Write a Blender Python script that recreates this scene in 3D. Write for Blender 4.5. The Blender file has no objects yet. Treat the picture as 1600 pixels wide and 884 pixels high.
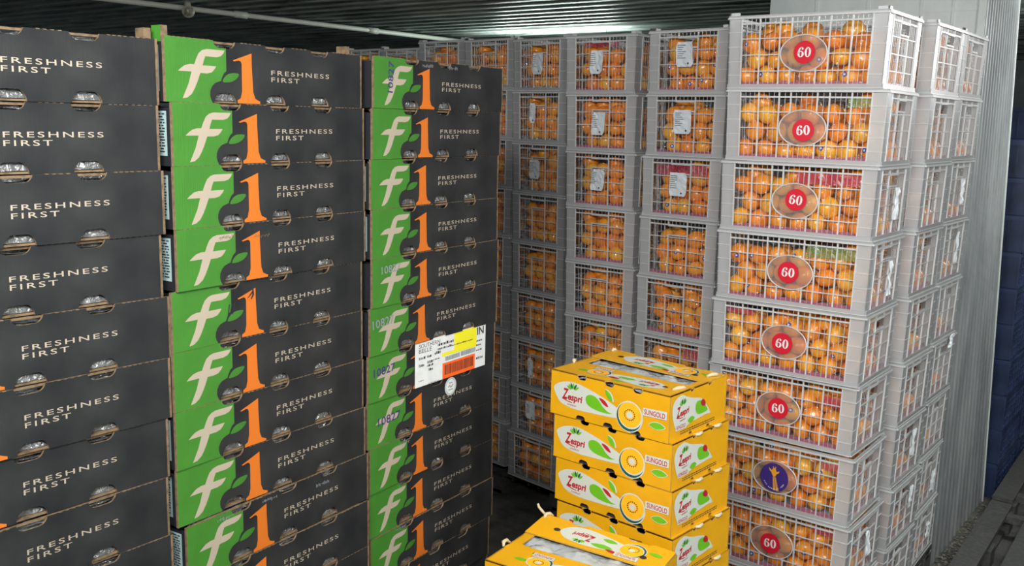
import bpy, bmesh, math, random
from math import sin, cos, pi, radians
from mathutils import Vector, Matrix, noise

SC = bpy.context.scene
COL = SC.collection
R = random.Random(7)

# ------------------------------------------------------------------ camera, world, lights
F_PX, PITCH, ROLL, YAW = 1500.0, 0.1690, 0.0243, 0.6574
fw = Vector((-sin(YAW)*cos(PITCH), cos(YAW)*cos(PITCH), -sin(PITCH)))
r0 = fw.cross(Vector((0, 0, 1))).normalized(); u0 = r0.cross(fw)
rr = cos(ROLL)*r0 + sin(ROLL)*u0; uu = -sin(ROLL)*r0 + cos(ROLL)*u0
cd = bpy.data.cameras.new('camera'); cam = bpy.data.objects.new('camera', cd); COL.objects.link(cam)
cam.matrix_world = Matrix(((rr.x, uu.x, -fw.x, 0), (rr.y, uu.y, -fw.y, 0), (rr.z, uu.z, -fw.z, 0), (0, 0, 0, 1)))
cd.sensor_width = 36.0; cd.lens = F_PX/1600*36.0; cd.clip_start = 0.05
SC.camera = cam
SC.view_settings.view_transform = 'Standard'; SC.view_settings.look = 'None'
SC.view_settings.exposure = 0.16; SC.view_settings.gamma = 1.0
SC.cycles.transparent_max_bounces = 28
SC.cycles.max_bounces = 7; SC.cycles.diffuse_bounces = 3; SC.cycles.glossy_bounces = 3; SC.cycles.transmission_bounces = 4
SC.cycles.sample_clamp_indirect = 4.0
SC.cycles.use_denoising = True

wd = bpy.data.worlds.new('world'); SC.world = wd; wd.use_nodes = True
wd.node_tree.nodes['Background'].inputs[0].default_value = (0.75, 0.85, 0.9, 1)
wd.node_tree.nodes['Background'].inputs[1].default_value = 0.25

def area(name, loc, size, size_y, power, target, color=(1, 1, 1)):
    l = bpy.data.lights.new(name, 'AREA'); l.shape = 'RECTANGLE'; l.size = size; l.size_y = size_y
    l.energy = power; l.color = color
    o = bpy.data.objects.new(name, l); COL.objects.link(o); o.location = loc
    d = Vector(target)-Vector(loc); o.rotation_euler = d.to_track_quat('-Z', 'Y').to_euler(); return o
# ceiling tubes in the aisle (all above or behind the frame): each throws light down and back up on the ceiling
for nm_, loc_, tgt_, p_, sz_ in (('aisle_tube_near', (-0.35, 0.1, 0.60), (-1.3, 4.0, -0.7), 122, 1.5), ('aisle_tube_side', (1.3, 1.4, 0.60), (-1.6, 2.6, -0.2), 13, 1.6),
                                 ('aisle_tube_far', (1.0, 2.4, 0.62), (-1.3, 4.2, -1.1), 54, 1.3), ('aisle_tube_end', (-0.1, 6.0, 0.62), (-1.0, 5.2, -0.4), 34, 1.3)):
    area(nm_, loc_, 0.35 if nm_ != 'aisle_tube_near' else 1.6, sz_ if nm_ != 'aisle_tube_near' else 0.35, p_, tgt_, (1.0, 0.985, 0.96))
    area(nm_+'_up', (loc_[0], loc_[1], 0.56), 0.4, 1.3, p_*(0.25 if 'near' in nm_ else 0.75), (loc_[0], loc_[1]+0.01, 2), (0.93, 1.0, 0.97))
# ------------------------------------------------------------------ materials
def nodes(m): return m.node_tree.nodes, m.node_tree.links
def pmat(name, col, rough=0.6, metal=0.0, bump=None, var=None, coat=0.0, spec=0.5, sheen=0):
    m = bpy.data.materials.new(name); m.use_nodes = True
    n, l = nodes(m); b = n['Principled BSDF']
    b.inputs['Base Color'].default_value = (*col, 1); b.inputs['Roughness'].default_value = rough
    b.inputs['Metallic'].default_value = metal; b.inputs['Coat Weight'].default_value = coat
    b.inputs['Specular IOR Level'].default_value = spec
    tc = n.new('ShaderNodeTexCoord')
    if var:   # (scale, amount) dirt / wear variation
        nz = n.new('ShaderNodeTexNoise'); nz.inputs['Scale'].default_value = var[0]; nz.inputs['Detail'].default_value = 6
        l.new(tc.outputs['Object'], nz.inputs['Vector'])
        mx = n.new('ShaderNodeMix'); mx.data_type = 'RGBA'
        c2 = var[2] if len(var) > 2 else tuple(c*(1-var[1]) for c in col)
        mx.inputs['A'].default_value = (*col, 1); mx.inputs['B'].default_value = (*c2, 1)
        rp = n.new('ShaderNodeMapRange'); rp.inputs['From Min'].default_value = 0.42; rp.inputs['From Max'].default_value = 0.68
        l.new(nz.outputs['Fac'], rp.inputs['Value']); l.new(rp.outputs['Result'], mx.inputs['Factor'])
        l.new(mx.outputs['Result'], b.inputs['Base Color'])
    if bump:  # (scale vector, strength, distance)
        mp = n.new('ShaderNodeMapping'); mp.inputs['Scale'].default_value = bump[0]
        l.new(tc.outputs['Object'], mp.inputs['Vector'])
        nz = n.new('ShaderNodeTexNoise'); nz.inputs['Scale'].default_value = 1.0; nz.inputs['Detail'].default_value = 3
        l.new(mp.outputs['Vector'], nz.inputs['Vector'])
        bp = n.new('ShaderNodeBump'); bp.inputs['Strength'].default_value = bump[1]; bp.inputs['Distance'].default_value = bump[2]
        l.new(nz.outputs['Fac'], bp.inputs['Height']); l.new(bp.outputs['Normal'], b.inputs['Normal'])
    return m

def plastic(name, col, transp, rough=0.3, transl=0.4, gloss=0.06, bump=0.0, bscale=30, const=False):
    """thin milky or clear plastic: transparent + translucent + diffuse + a glossy surface"""
    m = bpy.data.materials.new(name); m.use_nodes = True
    n, l = nodes(m); n.remove(n['Principled BSDF']); out = n['Material Output']
    df = n.new('ShaderNodeBsdfDiffuse'); df.inputs[0].default_value = (*col, 1)
    tl = n.new('ShaderNodeBsdfTranslucent'); tl.inputs[0].default_value = (*col, 1)
    tr = n.new('ShaderNodeBsdfTransparent'); gl = n.new('ShaderNodeBsdfGlossy'); gl.inputs['Roughness'].default_value = rough
    m1 = n.new('ShaderNodeMixShader'); m1.inputs[0].default_value = transl
    l.new(df.outputs[0], m1.inputs[1]); l.new(tl.outputs[0], m1.inputs[2])
    m2 = n.new('ShaderNodeMixShader'); m2.inputs[0].default_value = transp
    l.new(m1.outputs[0], m2.inputs[1]); l.new(tr.outputs[0], m2.inputs[2])
    m3 = n.new('ShaderNodeMixShader')
    fr = n.new('ShaderNodeFresnel'); fr.inputs['IOR'].default_value = 1.45
    ad = n.new('ShaderNodeMath'); ad.operation = 'ADD'; ad.inputs[1].default_value = gloss; ad.use_clamp = True
    l.new(fr.outputs[0], ad.inputs[0])
    if const: m3.inputs[0].default_value = gloss
    else: l.new(ad.outputs[0], m3.inputs[0])
    l.new(m2.outputs[0], m3.inputs[1]); l.new(gl.outputs[0], m3.inputs[2]); l.new(m3.outputs[0], out.inputs['Surface'])
    if bump:
        tc = n.new('ShaderNodeTexCoord')
        nz = n.new('ShaderNodeTexNoise'); nz.inputs['Scale'].default_value = bscale; nz.inputs['Detail'].default_value = 4
        nz.inputs['Distortion'].default_value = 1.2
        l.new(tc.outputs['Object'], nz.inputs['Vector'])
        bp = n.new('ShaderNodeBump'); bp.inputs['Strength'].default_value = 1.0; bp.inputs['Distance'].default_value = bump
        l.new(nz.outputs['Fac'], bp.inputs['Height'])
        for s in (gl, fr): l.new(bp.outputs['Normal'], s.inputs['Normal'])
    return m

M = {}
M['black_board'] = pmat('black_printed_board', (0.0125, 0.0140, 0.0160), 0.62, bump=((330, 330, 14), 0.25, 0.0015), var=(7, 0.25, (0.028, 0.029, 0.03)), spec=0.28)
M['black_ink'] = pmat('black_ink', (0.0125, 0.0140, 0.0160), 0.62, bump=((330, 330, 14), 0.25, 0.0015), spec=0.28)
M['side_black'] = pmat('plain_black_board', (0.012, 0.013, 0.016), 0.6)
M['green_print'] = pmat('green_print', (0.042, 0.195, 0.017), 0.6, bump=((330, 330, 14), 0.3, 0.0015), var=(9, 0.2))
M['cream_print'] = pmat('cream_print', (0.40, 0.34, 0.265), 0.6, bump=((330, 330, 14), 0.2, 0.001))
M['orange_print'] = pmat('orange_print', (0.60, 0.145, 0.010), 0.6, bump=((330, 330, 14), 0.2, 0.001))
M['brown_board'] = pmat('raw_brown_board', (0.19, 0.125, 0.07), 0.8, bump=((500, 500, 500), 0.5, 0.001), var=(60, 0.5))
M['dark_film'] = plastic('smoky_bag_film', (0.13, 0.135, 0.14), 0.0, 0.14, 0.0, 0.16, 0.02, 40)
M['bag_film'] = plastic('grey_bag_film', (0.60, 0.64, 0.67), 0.05, 0.2, 0.2, 0.2, 0.010, 14)
M['mark_white'] = pmat('paper_white', (0.78, 0.80, 0.80), 0.6, var=(30, 0.1))
M['label_paper'] = pmat('creased_label_paper', (0.70, 0.75, 0.79), 0.45, bump=((25, 25, 25), 0.6, 0.006))
M['mark_yellow'] = pmat('label_yellow', (0.85, 0.78, 0.02), 0.6)
M['mark_orange'] = pmat('label_orange', (0.95, 0.13, 0.01), 0.6)
M['mark_ink'] = pmat('ink_black', (0.02, 0.02, 0.025), 0.6)
M['mark_violet'] = pmat('ink_violet', (0.04, 0.025, 0.16), 0.6)
M['mark_grey'] = pmat('ink_grey', (0.22, 0.24, 0.27), 0.6)
M['pale_label'] = pmat('pale_teal_label', (0.30, 0.42, 0.42), 0.6)
M['crate_bar'] = plastic('milky_crate_bar', (0.90, 0.92, 0.93), 0.12, 0.3, 0.35, 0.04)
M['crate_panel'] = plastic('milky_crate_panel', (0.86, 0.88, 0.90), 0.46, 0.28, 0.4, 0.05)
M['crate_rib'] = plastic('thin_crate_rib', (0.90, 0.92, 0.93), 0.45, 0.3, 0.35, 0.03)
M['oval_panel'] = plastic('smoky_oval_panel', (0.78, 0.75, 0.73), 0.74, 0.25, 0.4, 0.05)
M['clear_film'] = plastic('crinkled_clear_film', (0.85, 0.85, 0.87), 0.985, 0.14, 0.5, 0.055, 0.016, 30, True)
M['pink_liner'] = plastic('pink_liner', (0.60, 0.16, 0.32), 0.25, 0.3, 0.4, 0.05)
M['red_film'] = plastic('red_printed_film', (0.70, 0.06, 0.13), 0.38, 0.2, 0.3, 0.06, 0.01, 30)
M['green_film'] = plastic('green_printed_film', (0.30, 0.45, 0.14), 0.45, 0.25, 0.3, 0.05, 0.01, 30)
M['sticker_red'] = pmat('sticker_red', (0.62, 0.010, 0.03), 0.4)
M['sticker_violet'] = pmat('sticker_violet', (0.05, 0.025, 0.20), 0.4)
M['sticker_gold'] = pmat('sticker_gold', (0.85, 0.38, 0.02), 0.5)
M['sticker_blue'] = pmat('fruit_sticker_blue', (0.03, 0.05, 0.35), 0.4)
M['yellow_board'] = pmat('yellow_printed_board', (0.68, 0.33, 0.003), 0.45, bump=((300, 300, 14), 0.15, 0.001), var=(8, 0.12))
M['board_edge'] = pmat('yellow_board_edge', (0.38, 0.22, 0.05), 0.8)
M['hole_dark'] = pmat('dark_inside', (0.02, 0.018, 0.015), 0.7)  # carton interior shade put into the colour; also seeds and fine print
M['print_red'] = pmat('print_dark_red', (0.38, 0.01, 0.02), 0.5)
M['print_green'] = pmat('print_leaf_green', (0.12, 0.40, 0.01), 0.5)
M['print_pine'] = pmat('print_pine_green', (0.01, 0.07, 0.05), 0.5)
M['print_white'] = pmat('print_white', (0.52, 0.54, 0.49), 0.5)
M['print_amber'] = pmat('print_amber', (0.86, 0.40, 0.01), 0.5)
M['glue'] = pmat('twine_cream', (0.50, 0.42, 0.26), 0.8)
M['pallet'] = pmat('black_pallet_plastic', (0.05, 0.051, 0.052), 0.6, bump=((40, 40, 40), 0.5, 0.004), var=(45, 0.5, (0.085, 0.08, 0.072)))
M['navy'] = pmat('navy_crate_plastic', (0.030, 0.050, 0.125), 0.35, var=(5, 0.5))
M['conduit'] = pmat('pale_grey_pipe', (0.50, 0.52, 0.47), 0.45)
M['brass'] = pmat('old_fitting_metal', (0.48, 0.47, 0.38), 0.4, 0.2)

def fruit_mat():
    m = bpy.data.materials.new('tangerine_peel'); m.use_nodes = True
    n, l = nodes(m); b = n['Principled BSDF']
    b.inputs['Roughness'].default_value = 0.33; b.inputs['Coat Weight'].default_value = 0.35; b.inputs['Coat Roughness'].default_value = 0.12
    b.inputs['Subsurface Weight'].default_value = 0.0
    g = n.new('ShaderNodeNewGeometry'); oi = n.new('ShaderNodeObjectInfo')
    ad = n.new('ShaderNodeMath'); ad.operation = 'ADD'; fr = n.new('ShaderNodeMath'); fr.operation = 'FRACT'
    l.new(g.outputs['Random Per Island'], ad.inputs[0]); l.new(oi.outputs['Random'], ad.inputs[1]); l.new(ad.outputs[0], fr.inputs[0])
    cr = n.new('ShaderNodeValToRGB'); e = cr.color_ramp.elements
    e[0].position = 0; e[0].color = (0.82, 0.225, 0.010, 1); e[1].position = 1; e[1].color = (0.90, 0.43, 0.015, 1)
    k = e.new(0.6); k.color = (0.86, 0.30, 0.010, 1)
    l.new(fr.outputs[0], cr.inputs[0])
    tc = n.new('ShaderNodeTexCoord'); nz = n.new('ShaderNodeTexNoise'); nz.inputs['Scale'].default_value = 320
    nz2 = n.new('ShaderNodeTexNoise'); nz2.inputs['Scale'].default_value = 26
    l.new(tc.outputs['Object'], nz.inputs['Vector']); l.new(tc.outputs['Object'], nz2.inputs['Vector'])
    mx = n.new('ShaderNodeMix'); mx.data_type = 'RGBA'; mx.blend_type = 'MULTIPLY'
    mr = n.new('ShaderNodeMapRange'); mr.inputs['From Min'].default_value = 0.5; mr.inputs['From Max'].default_value = 0.75; mr.inputs['To Max'].default_value = 0.5
    l.new(nz2.outputs['Fac'], mr.inputs['Value']); l.new(mr.outputs['Result'], mx.inputs['Factor'])
    l.new(cr.outputs['Color'], mx.inputs['A']); mx.inputs['B'].default_value = (0.8, 0.45, 0.3, 1)
    l.new(mx.outputs['Result'], b.inputs['Base Color'])
    bp = n.new('ShaderNodeBump'); bp.inputs['Strength'].default_value = 0.25; bp.inputs['Distance'].default_value = 0.001
    l.new(nz.outputs['Fac'], bp.inputs['Height']); l.new(bp.outputs['Normal'], b.inputs['Normal'])
    return m
M['peel'] = fruit_mat()

def wall_mat(name, c1, c2, rough=0.5, metal=0.0, scale=(1, 1, 1), ns=3.0):
    m = bpy.data.materials.new(name); m.use_nodes = True
    n, l = nodes(m); b = n['Principled BSDF']; b.inputs['Roughness'].default_value = rough; b.inputs['Metallic'].default_value = metal
    tc = n.new('ShaderNodeTexCoord'); mp = n.new('ShaderNodeMapping'); mp.inputs['Scale'].default_value = scale
    nz = n.new('ShaderNodeTexNoise'); nz.inputs['Scale'].default_value = ns; nz.inputs['Detail'].default_value = 9; nz.inputs['Roughness'].default_value = 0.65
    l.new(tc.outputs['Object'], mp.inputs[0]); l.new(mp.outputs[0], nz.inputs['Vector'])
    cr = n.new('ShaderNodeValToRGB'); cr.color_ramp.elements[0].color = (*c1, 1); cr.color_ramp.elements[1].color = (*c2, 1)
    cr.color_ramp.elements[0].position = 0.36; cr.color_ramp.elements[1].position = 0.66
    l.new(nz.outputs['Fac'], cr.inputs[0]); l.new(cr.outputs[0], b.inputs['Base Color'])
    bp = n.new('ShaderNodeBump'); bp.inputs['Strength'].default_value = 0.35; bp.inputs['Distance'].default_value = 0.01
    l.new(nz.outputs['Fac'], bp.inputs['Height']); l.new(bp.outputs['Normal'], b.inputs['Normal'])
    return m
M['ceiling'] = wall_mat('grimy_ribbed_ceiling', (0.11, 0.145, 0.13), (0.55, 0.62, 0.58), 0.45, 0.1, (0.6, 5, 1), 3.0)
M['white_panel'] = wall_mat('white_panel', (0.50, 0.55, 0.55), (0.68, 0.72, 0.70), 0.45, 0, (1, 1, .4), 2.0)
M['ribbed'] = wall_mat('ribbed_sheet_metal', (0.26, 0.28, 0.29), (0.44, 0.46, 0.47), 0.38, 0.35, (1.5, 1.5, 0.5), 3.0)
M['room_wall'] = wall_mat('cold_room_wall', (0.16, 0.20, 0.22), (0.28, 0.33, 0.35), 0.6)
M['floor'] = wall_mat('dirty_concrete', (0.030, 0.029, 0.027), (0.11, 0.105, 0.095), 0.75, 0, (1, 1, 1), 6.0)
M['dust'] = pmat('dry_leaf_dust', (0.20, 0.18, 0.14), 0.9, var=(80, 0.6))

# ------------------------------------------------------------------ helpers
def link(o, parent=None):
    COL.objects.link(o)
    if parent is not None: o.parent = parent
    return o
def mesh_obj(name, me, parent=None, loc=None, rz=None):
    o = bpy.data.objects.new(name, me); link(o, parent)
    if loc is not None: o.location = loc
    if rz is not None: o.rotation_euler = (0, 0, rz)
    return o
def tag(o, label, cat=None, group=None, kind=None):
    o['label'] = label
    if cat: o['category'] = cat
    if group: o['group'] = group
    if kind: o['kind'] = kind
    return o
class MB:
    def __init__(s, *mats): s.v = []; s.f = []; s.m = []; s.mats = list(mats)
    def mi(s, m):
        if m not in s.mats: s.mats.append(m)
        return s.mats.index(m)
    def box(s, x0, x1, y0, y1, z0, z1, m):
        b = len(s.v); k = s.mi(m)
        s.v += [(x0, y0, z0), (x1, y0, z0), (x1, y1, z0), (x0, y1, z0), (x0, y0, z1), (x1, y0, z1), (x1, y1, z1), (x0, y1, z1)]
        for q in ((0, 3, 2, 1), (4, 5, 6, 7), (0, 1, 5, 4), (1, 2, 6, 5), (2, 3, 7, 6), (3, 0, 4, 7)):
            s.f.append(tuple(b+i for i in q)); s.m.append(k)
    def poly(s, pts, m):
        b = len(s.v); s.v += [tuple(p) for p in pts]; s.f.append(tuple(range(b, b+len(pts)))); s.m.append(s.mi(m))
    def raw(s, vs, fs, m):
        b = len(s.v); k = s.mi(m); s.v += [tuple(p) for p in vs]
        for f in fs: s.f.append(tuple(b+i for i in f)); s.m.append(k)
    def tube(s, pts, r, m, seg=10, cap=True):
        b = len(s.v); k = s.mi(m); P = [Vector(p) for p in pts]; n = len(P)
        for i, p in enumerate(P):
            d = (P[min(i+1, n-1)]-P[max(i-1, 0)]).normalized()
            a = d.orthogonal().normalized() if i == 0 else (a-d*a.dot(d)).normalized()
            c = d.cross(a); ri = r[i] if isinstance(r, (list, tuple)) else r
            for j in range(seg):
                t = 2*pi*j/seg; s.v.append(tuple(p+ri*(cos(t)*a+sin(t)*c)))
        for i in range(n-1):
            for j in range(seg):
                s.f.append((b+i*seg+j, b+i*seg+(j+1) % seg, b+(i+1)*seg+(j+1) % seg, b+(i+1)*seg+j)); s.m.append(k)
        if cap:
            s.f.append(tuple(b+j for j in reversed(range(seg)))); s.m.append(k)
            s.f.append(tuple(b+(n-1)*seg+j for j in range(seg))); s.m.append(k)
    def extrude(s, outline, y0, y1, m_front, m_back, m_side):
        """2-D outline (x,z) counter-clockwise, extruded from y0 (front) to y1"""
        n = len(outline); b = len(s.v)
        s.v += [(p[0], y0, p[1]) for p in outline] + [(p[0], y1, p[1]) for p in outline]
        s.f.append(tuple(b+i for i in range(n))); s.m.append(s.mi(m_front))
        s.f.append(tuple(b+n+i for i in reversed(range(n)))); s.m.append(s.mi(m_back))
        for i in range(n):
            j = (i+1) % n; s.f.append((b+i, b+n+i, b+n+j, b+j)); s.m.append(s.mi(m_side))
    def mesh(s, name, smooth=False, fix=True):
        me = bpy.data.meshes.new(name); me.from_pydata(s.v, [], s.f)
        for m in s.mats: me.materials.append(M[m])
        me.polygons.foreach_set('material_index', s.m)
        if smooth: me.polygons.foreach_set('use_smooth', [True]*len(s.f))
        me.validate(); me.update()
        bm = bmesh.new(); bm.from_mesh(me)
        big = [f for f in bm.faces if len(f.verts) > 4]
        if big: bmesh.ops.triangulate(bm, faces=big, ngon_method='EAR_CLIP')
        if fix: bmesh.ops.recalc_face_normals(bm, faces=bm.faces)
        bm.to_mesh(me); bm.free(); return me

_tc = {}
def text2d(s, bold=0.0, shear=0.0, space=1.0):
    key = (s, bold, shear, space)
    if key in _tc: return _tc[key]
    c = bpy.data.curves.new('t', 'FONT'); c.body = s; c.offset = bold; c.shear = shear; c.space_character = space
    c.fill_mode = 'FRONT'; c.resolution_u = 3
    o = bpy.data.objects.new('t', c); COL.objects.link(o)
    dg = bpy.context.evaluated_depsgraph_get(); me = o.evaluated_get(dg).to_mesh()
    vs = [(v.co.x, v.co.y) for v in me.vertices]; fs = [tuple(p.vertices) for p in me.polygons]
    o.evaluated_get(dg).to_mesh_clear(); bpy.data.objects.remove(o); bpy.data.curves.remove(c)
    x0 = min(v[0] for v in vs); x1 = max(v[0] for v in vs); y0 = min(v[1] for v in vs); y1 = max(v[1] for v in vs)
    vs = [((x-x0)/(x1-x0), (y-y0)/(y1-y0)) for x, y in vs]
    _tc[key] = (vs, fs); return _tc[key]

class Art:
    """flat printed shapes in millimetres on a panel; fr(u,v,off) -> local point in metres"""
    def __init__(s, fr): s.mb = MB(); s.fr = fr; s.k = 1
    def P(s, pts): return [s.fr(x/1000, y/1000, 0.0003+0.00025*s.k) for x, y in pts]
    def shape(s, pts, m, k=None):
        if k is not None: s.k = k
        s.mb.poly(s.P(pts), m)
    def smooth(s, pts, m, k=None, n=5):
        out = []; L = len(pts)
        for i in range(L):
            p0, p1, p2, p3 = pts[i-1], pts[i], pts[(i+1) % L], pts[(i+2) % L]
            for j in range(n):
                t = j/n
                out.append(tuple(0.5*((2*p1[a])+(-p0[a]+p2[a])*t+(2*p0[a]-5*p1[a]+4*p2[a]-p3[a])*t*t+(-p0[a]+3*p1[a]-3*p2[a]+p3[a])*t**3) for a in (0, 1)))
        s.shape(out, m, k)
    def ell(s, cx, cy, rx, ry, m, k=None, n=28, rot=0):
        s.shape([(cx+rx*cos(t)*cos(rot)-ry*sin(t)*sin(rot), cy+rx*cos(t)*sin(rot)+ry*sin(t)*cos(rot)) for t in (2*pi*i/n for i in range(n))], m, k)
    def rect(s, x0, y0, x1, y1, m, k=None): s.shape([(x0, y0), (x1, y0), (x1, y1), (x0, y1)], m, k)
    def strip(s, a, b, m, k=None):
        if k is not None: s.k = k
        A = s.P(a); B = s.P(b); n = len(a)
        s.mb.raw(A+B, [(i, i+1, n+i+1, n+i) for i in range(n-1)], m)
    def text(s, txt, x, y, w, h, m, k=None, bold=0.0, shear=0.0, space=1.0, rot=0.0):
        if k is not None: s.k = k
        vs, fs = text2d(txt, bold, shear, space); q = []
        for a, b in vs:
            a *= w; b *= h; q.append((x+a*cos(rot)-b*sin(rot), y+a*sin(rot)+b*cos(rot)))
        s.mb.raw(s.P(q), fs, m)
    def mesh(s, name): return s.mb.mesh(name, fix=False)
front_fr = lambda u, v, o: (u, -o, v)

# ------------------------------------------------------------------ room
def quad(name, pts, m):
    b = MB(); b.poly(pts, m); o = mesh_obj(name, b.mesh(name, fix=False)); o['kind'] = 'structure'; return o
FZ, CZ = -2.19, 0.72
X0, X1, Y0, Y1 = -9.0, 2.4, -1.6, 11.0
b = MB(); b.box(X0, X1, Y0, Y1, FZ-0.1, FZ, 'floor'); o = mesh_obj('floor', b.mesh('floor')); o['kind'] = 'structure'
# ribbed ceiling: real trapezoid ribs running along X
b = MB(); prof = []; y = Y0; pitch = 0.19
while y < Y1:
    prof += [(y, CZ), (y+0.085, CZ), (y+0.100, CZ-0.015), (y+0.150, CZ-0.015), (y+0.165, CZ)]; y += pitch
prof.append((Y1, CZ))
nn = len(prof); seg = 6
vs = [(X0+(X1-X0)*i/seg, p[0], p[1]) for i in range(seg+1) for p in prof]
b.raw(vs, [(i*nn+j, i*nn+j+1, (i+1)*nn+j+1, (i+1)*nn+j) for i in range(seg) for j in range(nn-1)], 'ceiling')
b.box(X0, X1, Y0, Y1, CZ+0.01, CZ+0.1, 'ceiling')
o = mesh_obj('ceiling', b.mesh('ceiling', fix=False)); o['kind'] = 'structure'
quad('wall_back', [(X0, Y1, FZ), (X1, Y1, FZ), (X1, Y1, CZ), (X0, Y1, CZ)], 'room_wall')
quad('wall_left', [(X0, Y0, FZ), (X0, Y1, FZ), (X0, Y1, CZ), (X0, Y0, CZ)], 'room_wall')
quad('wall_right', [(X1, Y1, FZ), (X1, Y0, FZ), (X1, Y0, CZ), (X1, Y1, CZ)], 'room_wall')
quad('wall_front', [(X1, Y0, FZ), (X0, Y0, FZ), (X0, Y0, CZ), (X1, Y0, CZ)], 'room_wall')
# partition block: white panel facing the crates, ribbed metal flank along the aisle
PX0, PX1, PY = -2.152, -1.092, 4.955
b = MB(); b.box(PX0, PX1-0.004, PY+0.004, 5.56, FZ, CZ, 'white_panel')
for x in (-1.90, -1.64, -1.385, -1.24):                     # panel seams as raised joint strips
    b.box(x-0.006, x+0.006, PY-0.002, PY+0.004, FZ, CZ, 'white_panel')
b.box(PX0, PX1, PY, PY+0.006, 0.55, 0.565, 'white_panel')
b.box(PX1-0.035, PX1, PY-0.012, PY+0.004, FZ, CZ, 'white_panel')   # corner angle strip
o = mesh_obj('wall_partition', b.mesh('wall_partition')); o['kind'] = 'structure'
b = MB()                                                     # ribbed flank, far edge leaning
ys = []; y = PY-0.012
NR = 13
def yfar(z): return 5.57+(0.72-z)/2.91*0.50
for i in range(NR):
    for t, dx in ((0.0, 0.0), (0.5, 0.0), (0.62, 0.006), (0.88, 0.006)): ys.append(((i+t)/NR, dx))
ys.append((1, 0))
cols = []
for t, dx in ys: cols.append([(PX1+0.002+dx, PY-0.012+t*(yfar(z)-PY+0.012), z) for z in (FZ, -1.2, -0.2, CZ)])
n4 = 4; vs = [p for c in cols for p in c]
b.raw(vs, [(i*n4+j, (i+1)*n4+j, (i+1)*n4+j+1, i*n4+j+1) for i in range(len(cols)-1) for j in range(3)], 'ribbed')
pts = [(PX1+0.002, yfar(z), z) for z in (FZ, CZ)]
b.poly([pts[0], (PX1-0.2, yfar(FZ), FZ), (PX1-0.2, yfar(CZ), CZ), pts[1]], 'ribbed')
b.tube([(PX1+0.006, yfar(FZ), FZ), (PX1+0.006, yfar(CZ), CZ)], 0.008, 'white_panel', 8)
o = mesh_obj('trim_1', b.mesh('ribbed_flank', fix=False)); o['kind'] = 'structure'
tag(o, 'ribbed grey metal sheet covering the end of the white partition')

# conduit pipe under the ceiling with couplings and a round fitting
pr = bpy.data.objects.new('ceiling_pipe', None); link(pr); pr.location = (-5.75, 5.0, CZ-0.05)
tag(pr, 'thin pale pipe running along the underside of the ribbed ceiling', 'pipe')
b = MB(); b.tube([(0, -4.5, 0), (0, 5.5, 0)], 0.018, 'conduit', 12); mesh_obj('pipe_run', b.mesh('pipe_run', True), pr)
for y in (-0.72, 0.55, 1.9):
    b = MB(); b.tube([(0, y-0.05, 0), (0, y+0.05, 0)], 0.024, 'conduit', 12); mesh_obj('coupling', b.mesh('coupling', True), pr)
fo = bpy.data.objects.new('pipe_fitting', None); link(fo); fo.location = (-5.70, 3.83, CZ-0.075)
tag(fo, 'round open-ended metal fitting fixed beneath the ceiling pipe', 'pipe fitting')
b = MB(); d = Vector((5.7, -3.8, -0.6)).normalized()
rings = [(0.0, 0.030), (0.06, 0.040), (0.065, 0.040), (0.065, 0.028), (0.02, 0.024)]
b.tube([tuple(d*t) for t, r in rings], [r for t, r in rings], 'brass', 20, cap=True); mesh_obj('socket', b.mesh('socket', True), fo)
b = MB(); b.tube([(0, 0, 0), (-0.01, 0, 0.06)], 0.022, 'brass', 12); mesh_obj('neck', b.mesh('neck', True), fo)
# fluorescent batten behind the crate stacks
lt = bpy.data.objects.new('batten_lamp', None); link(lt); lt.location = (-4.65, 6.5, 0.44)
tag(lt, 'fluorescent batten lamp behind the white crates near the ceiling', 'lamp')
b = MB('conduit'); b.box(-0.62, 0.62, -0.03, 0.03, -0.06, -0.02, 'conduit'); b.box(-0.5, -0.498, -.001, .001, -.02, CZ-.44, 'mark_ink'); b.box(0.498, 0.5, -.001, .001, -.02, CZ-.44, 'mark_ink')
mesh_obj('lamp_housing', b.mesh('lamp_housing'), lt)
em = bpy.data.materials.new('tube_glow'); em.use_nodes = True; em.node_tree.nodes['Principled BSDF'].inputs['Emission Color'].default_value = (0.9, 1, 0.95, 1)
em.node_tree.nodes['Principled BSDF'].inputs['Emission Strength'].default_value = 5; M['tube'] = em
b = MB(); b.tube([(-0.6, 0, 0), (0.6, 0, 0)], 0.016, 'tube', 12); mesh_obj('tube', b.mesh('tube', True), lt)
area('batten_glow', (-4.65, 6.5, 0.47), 1.1, 0.2, 22, (-4.65, 6.3, 0.72), (0.86, 1.0, 0.93))

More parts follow.
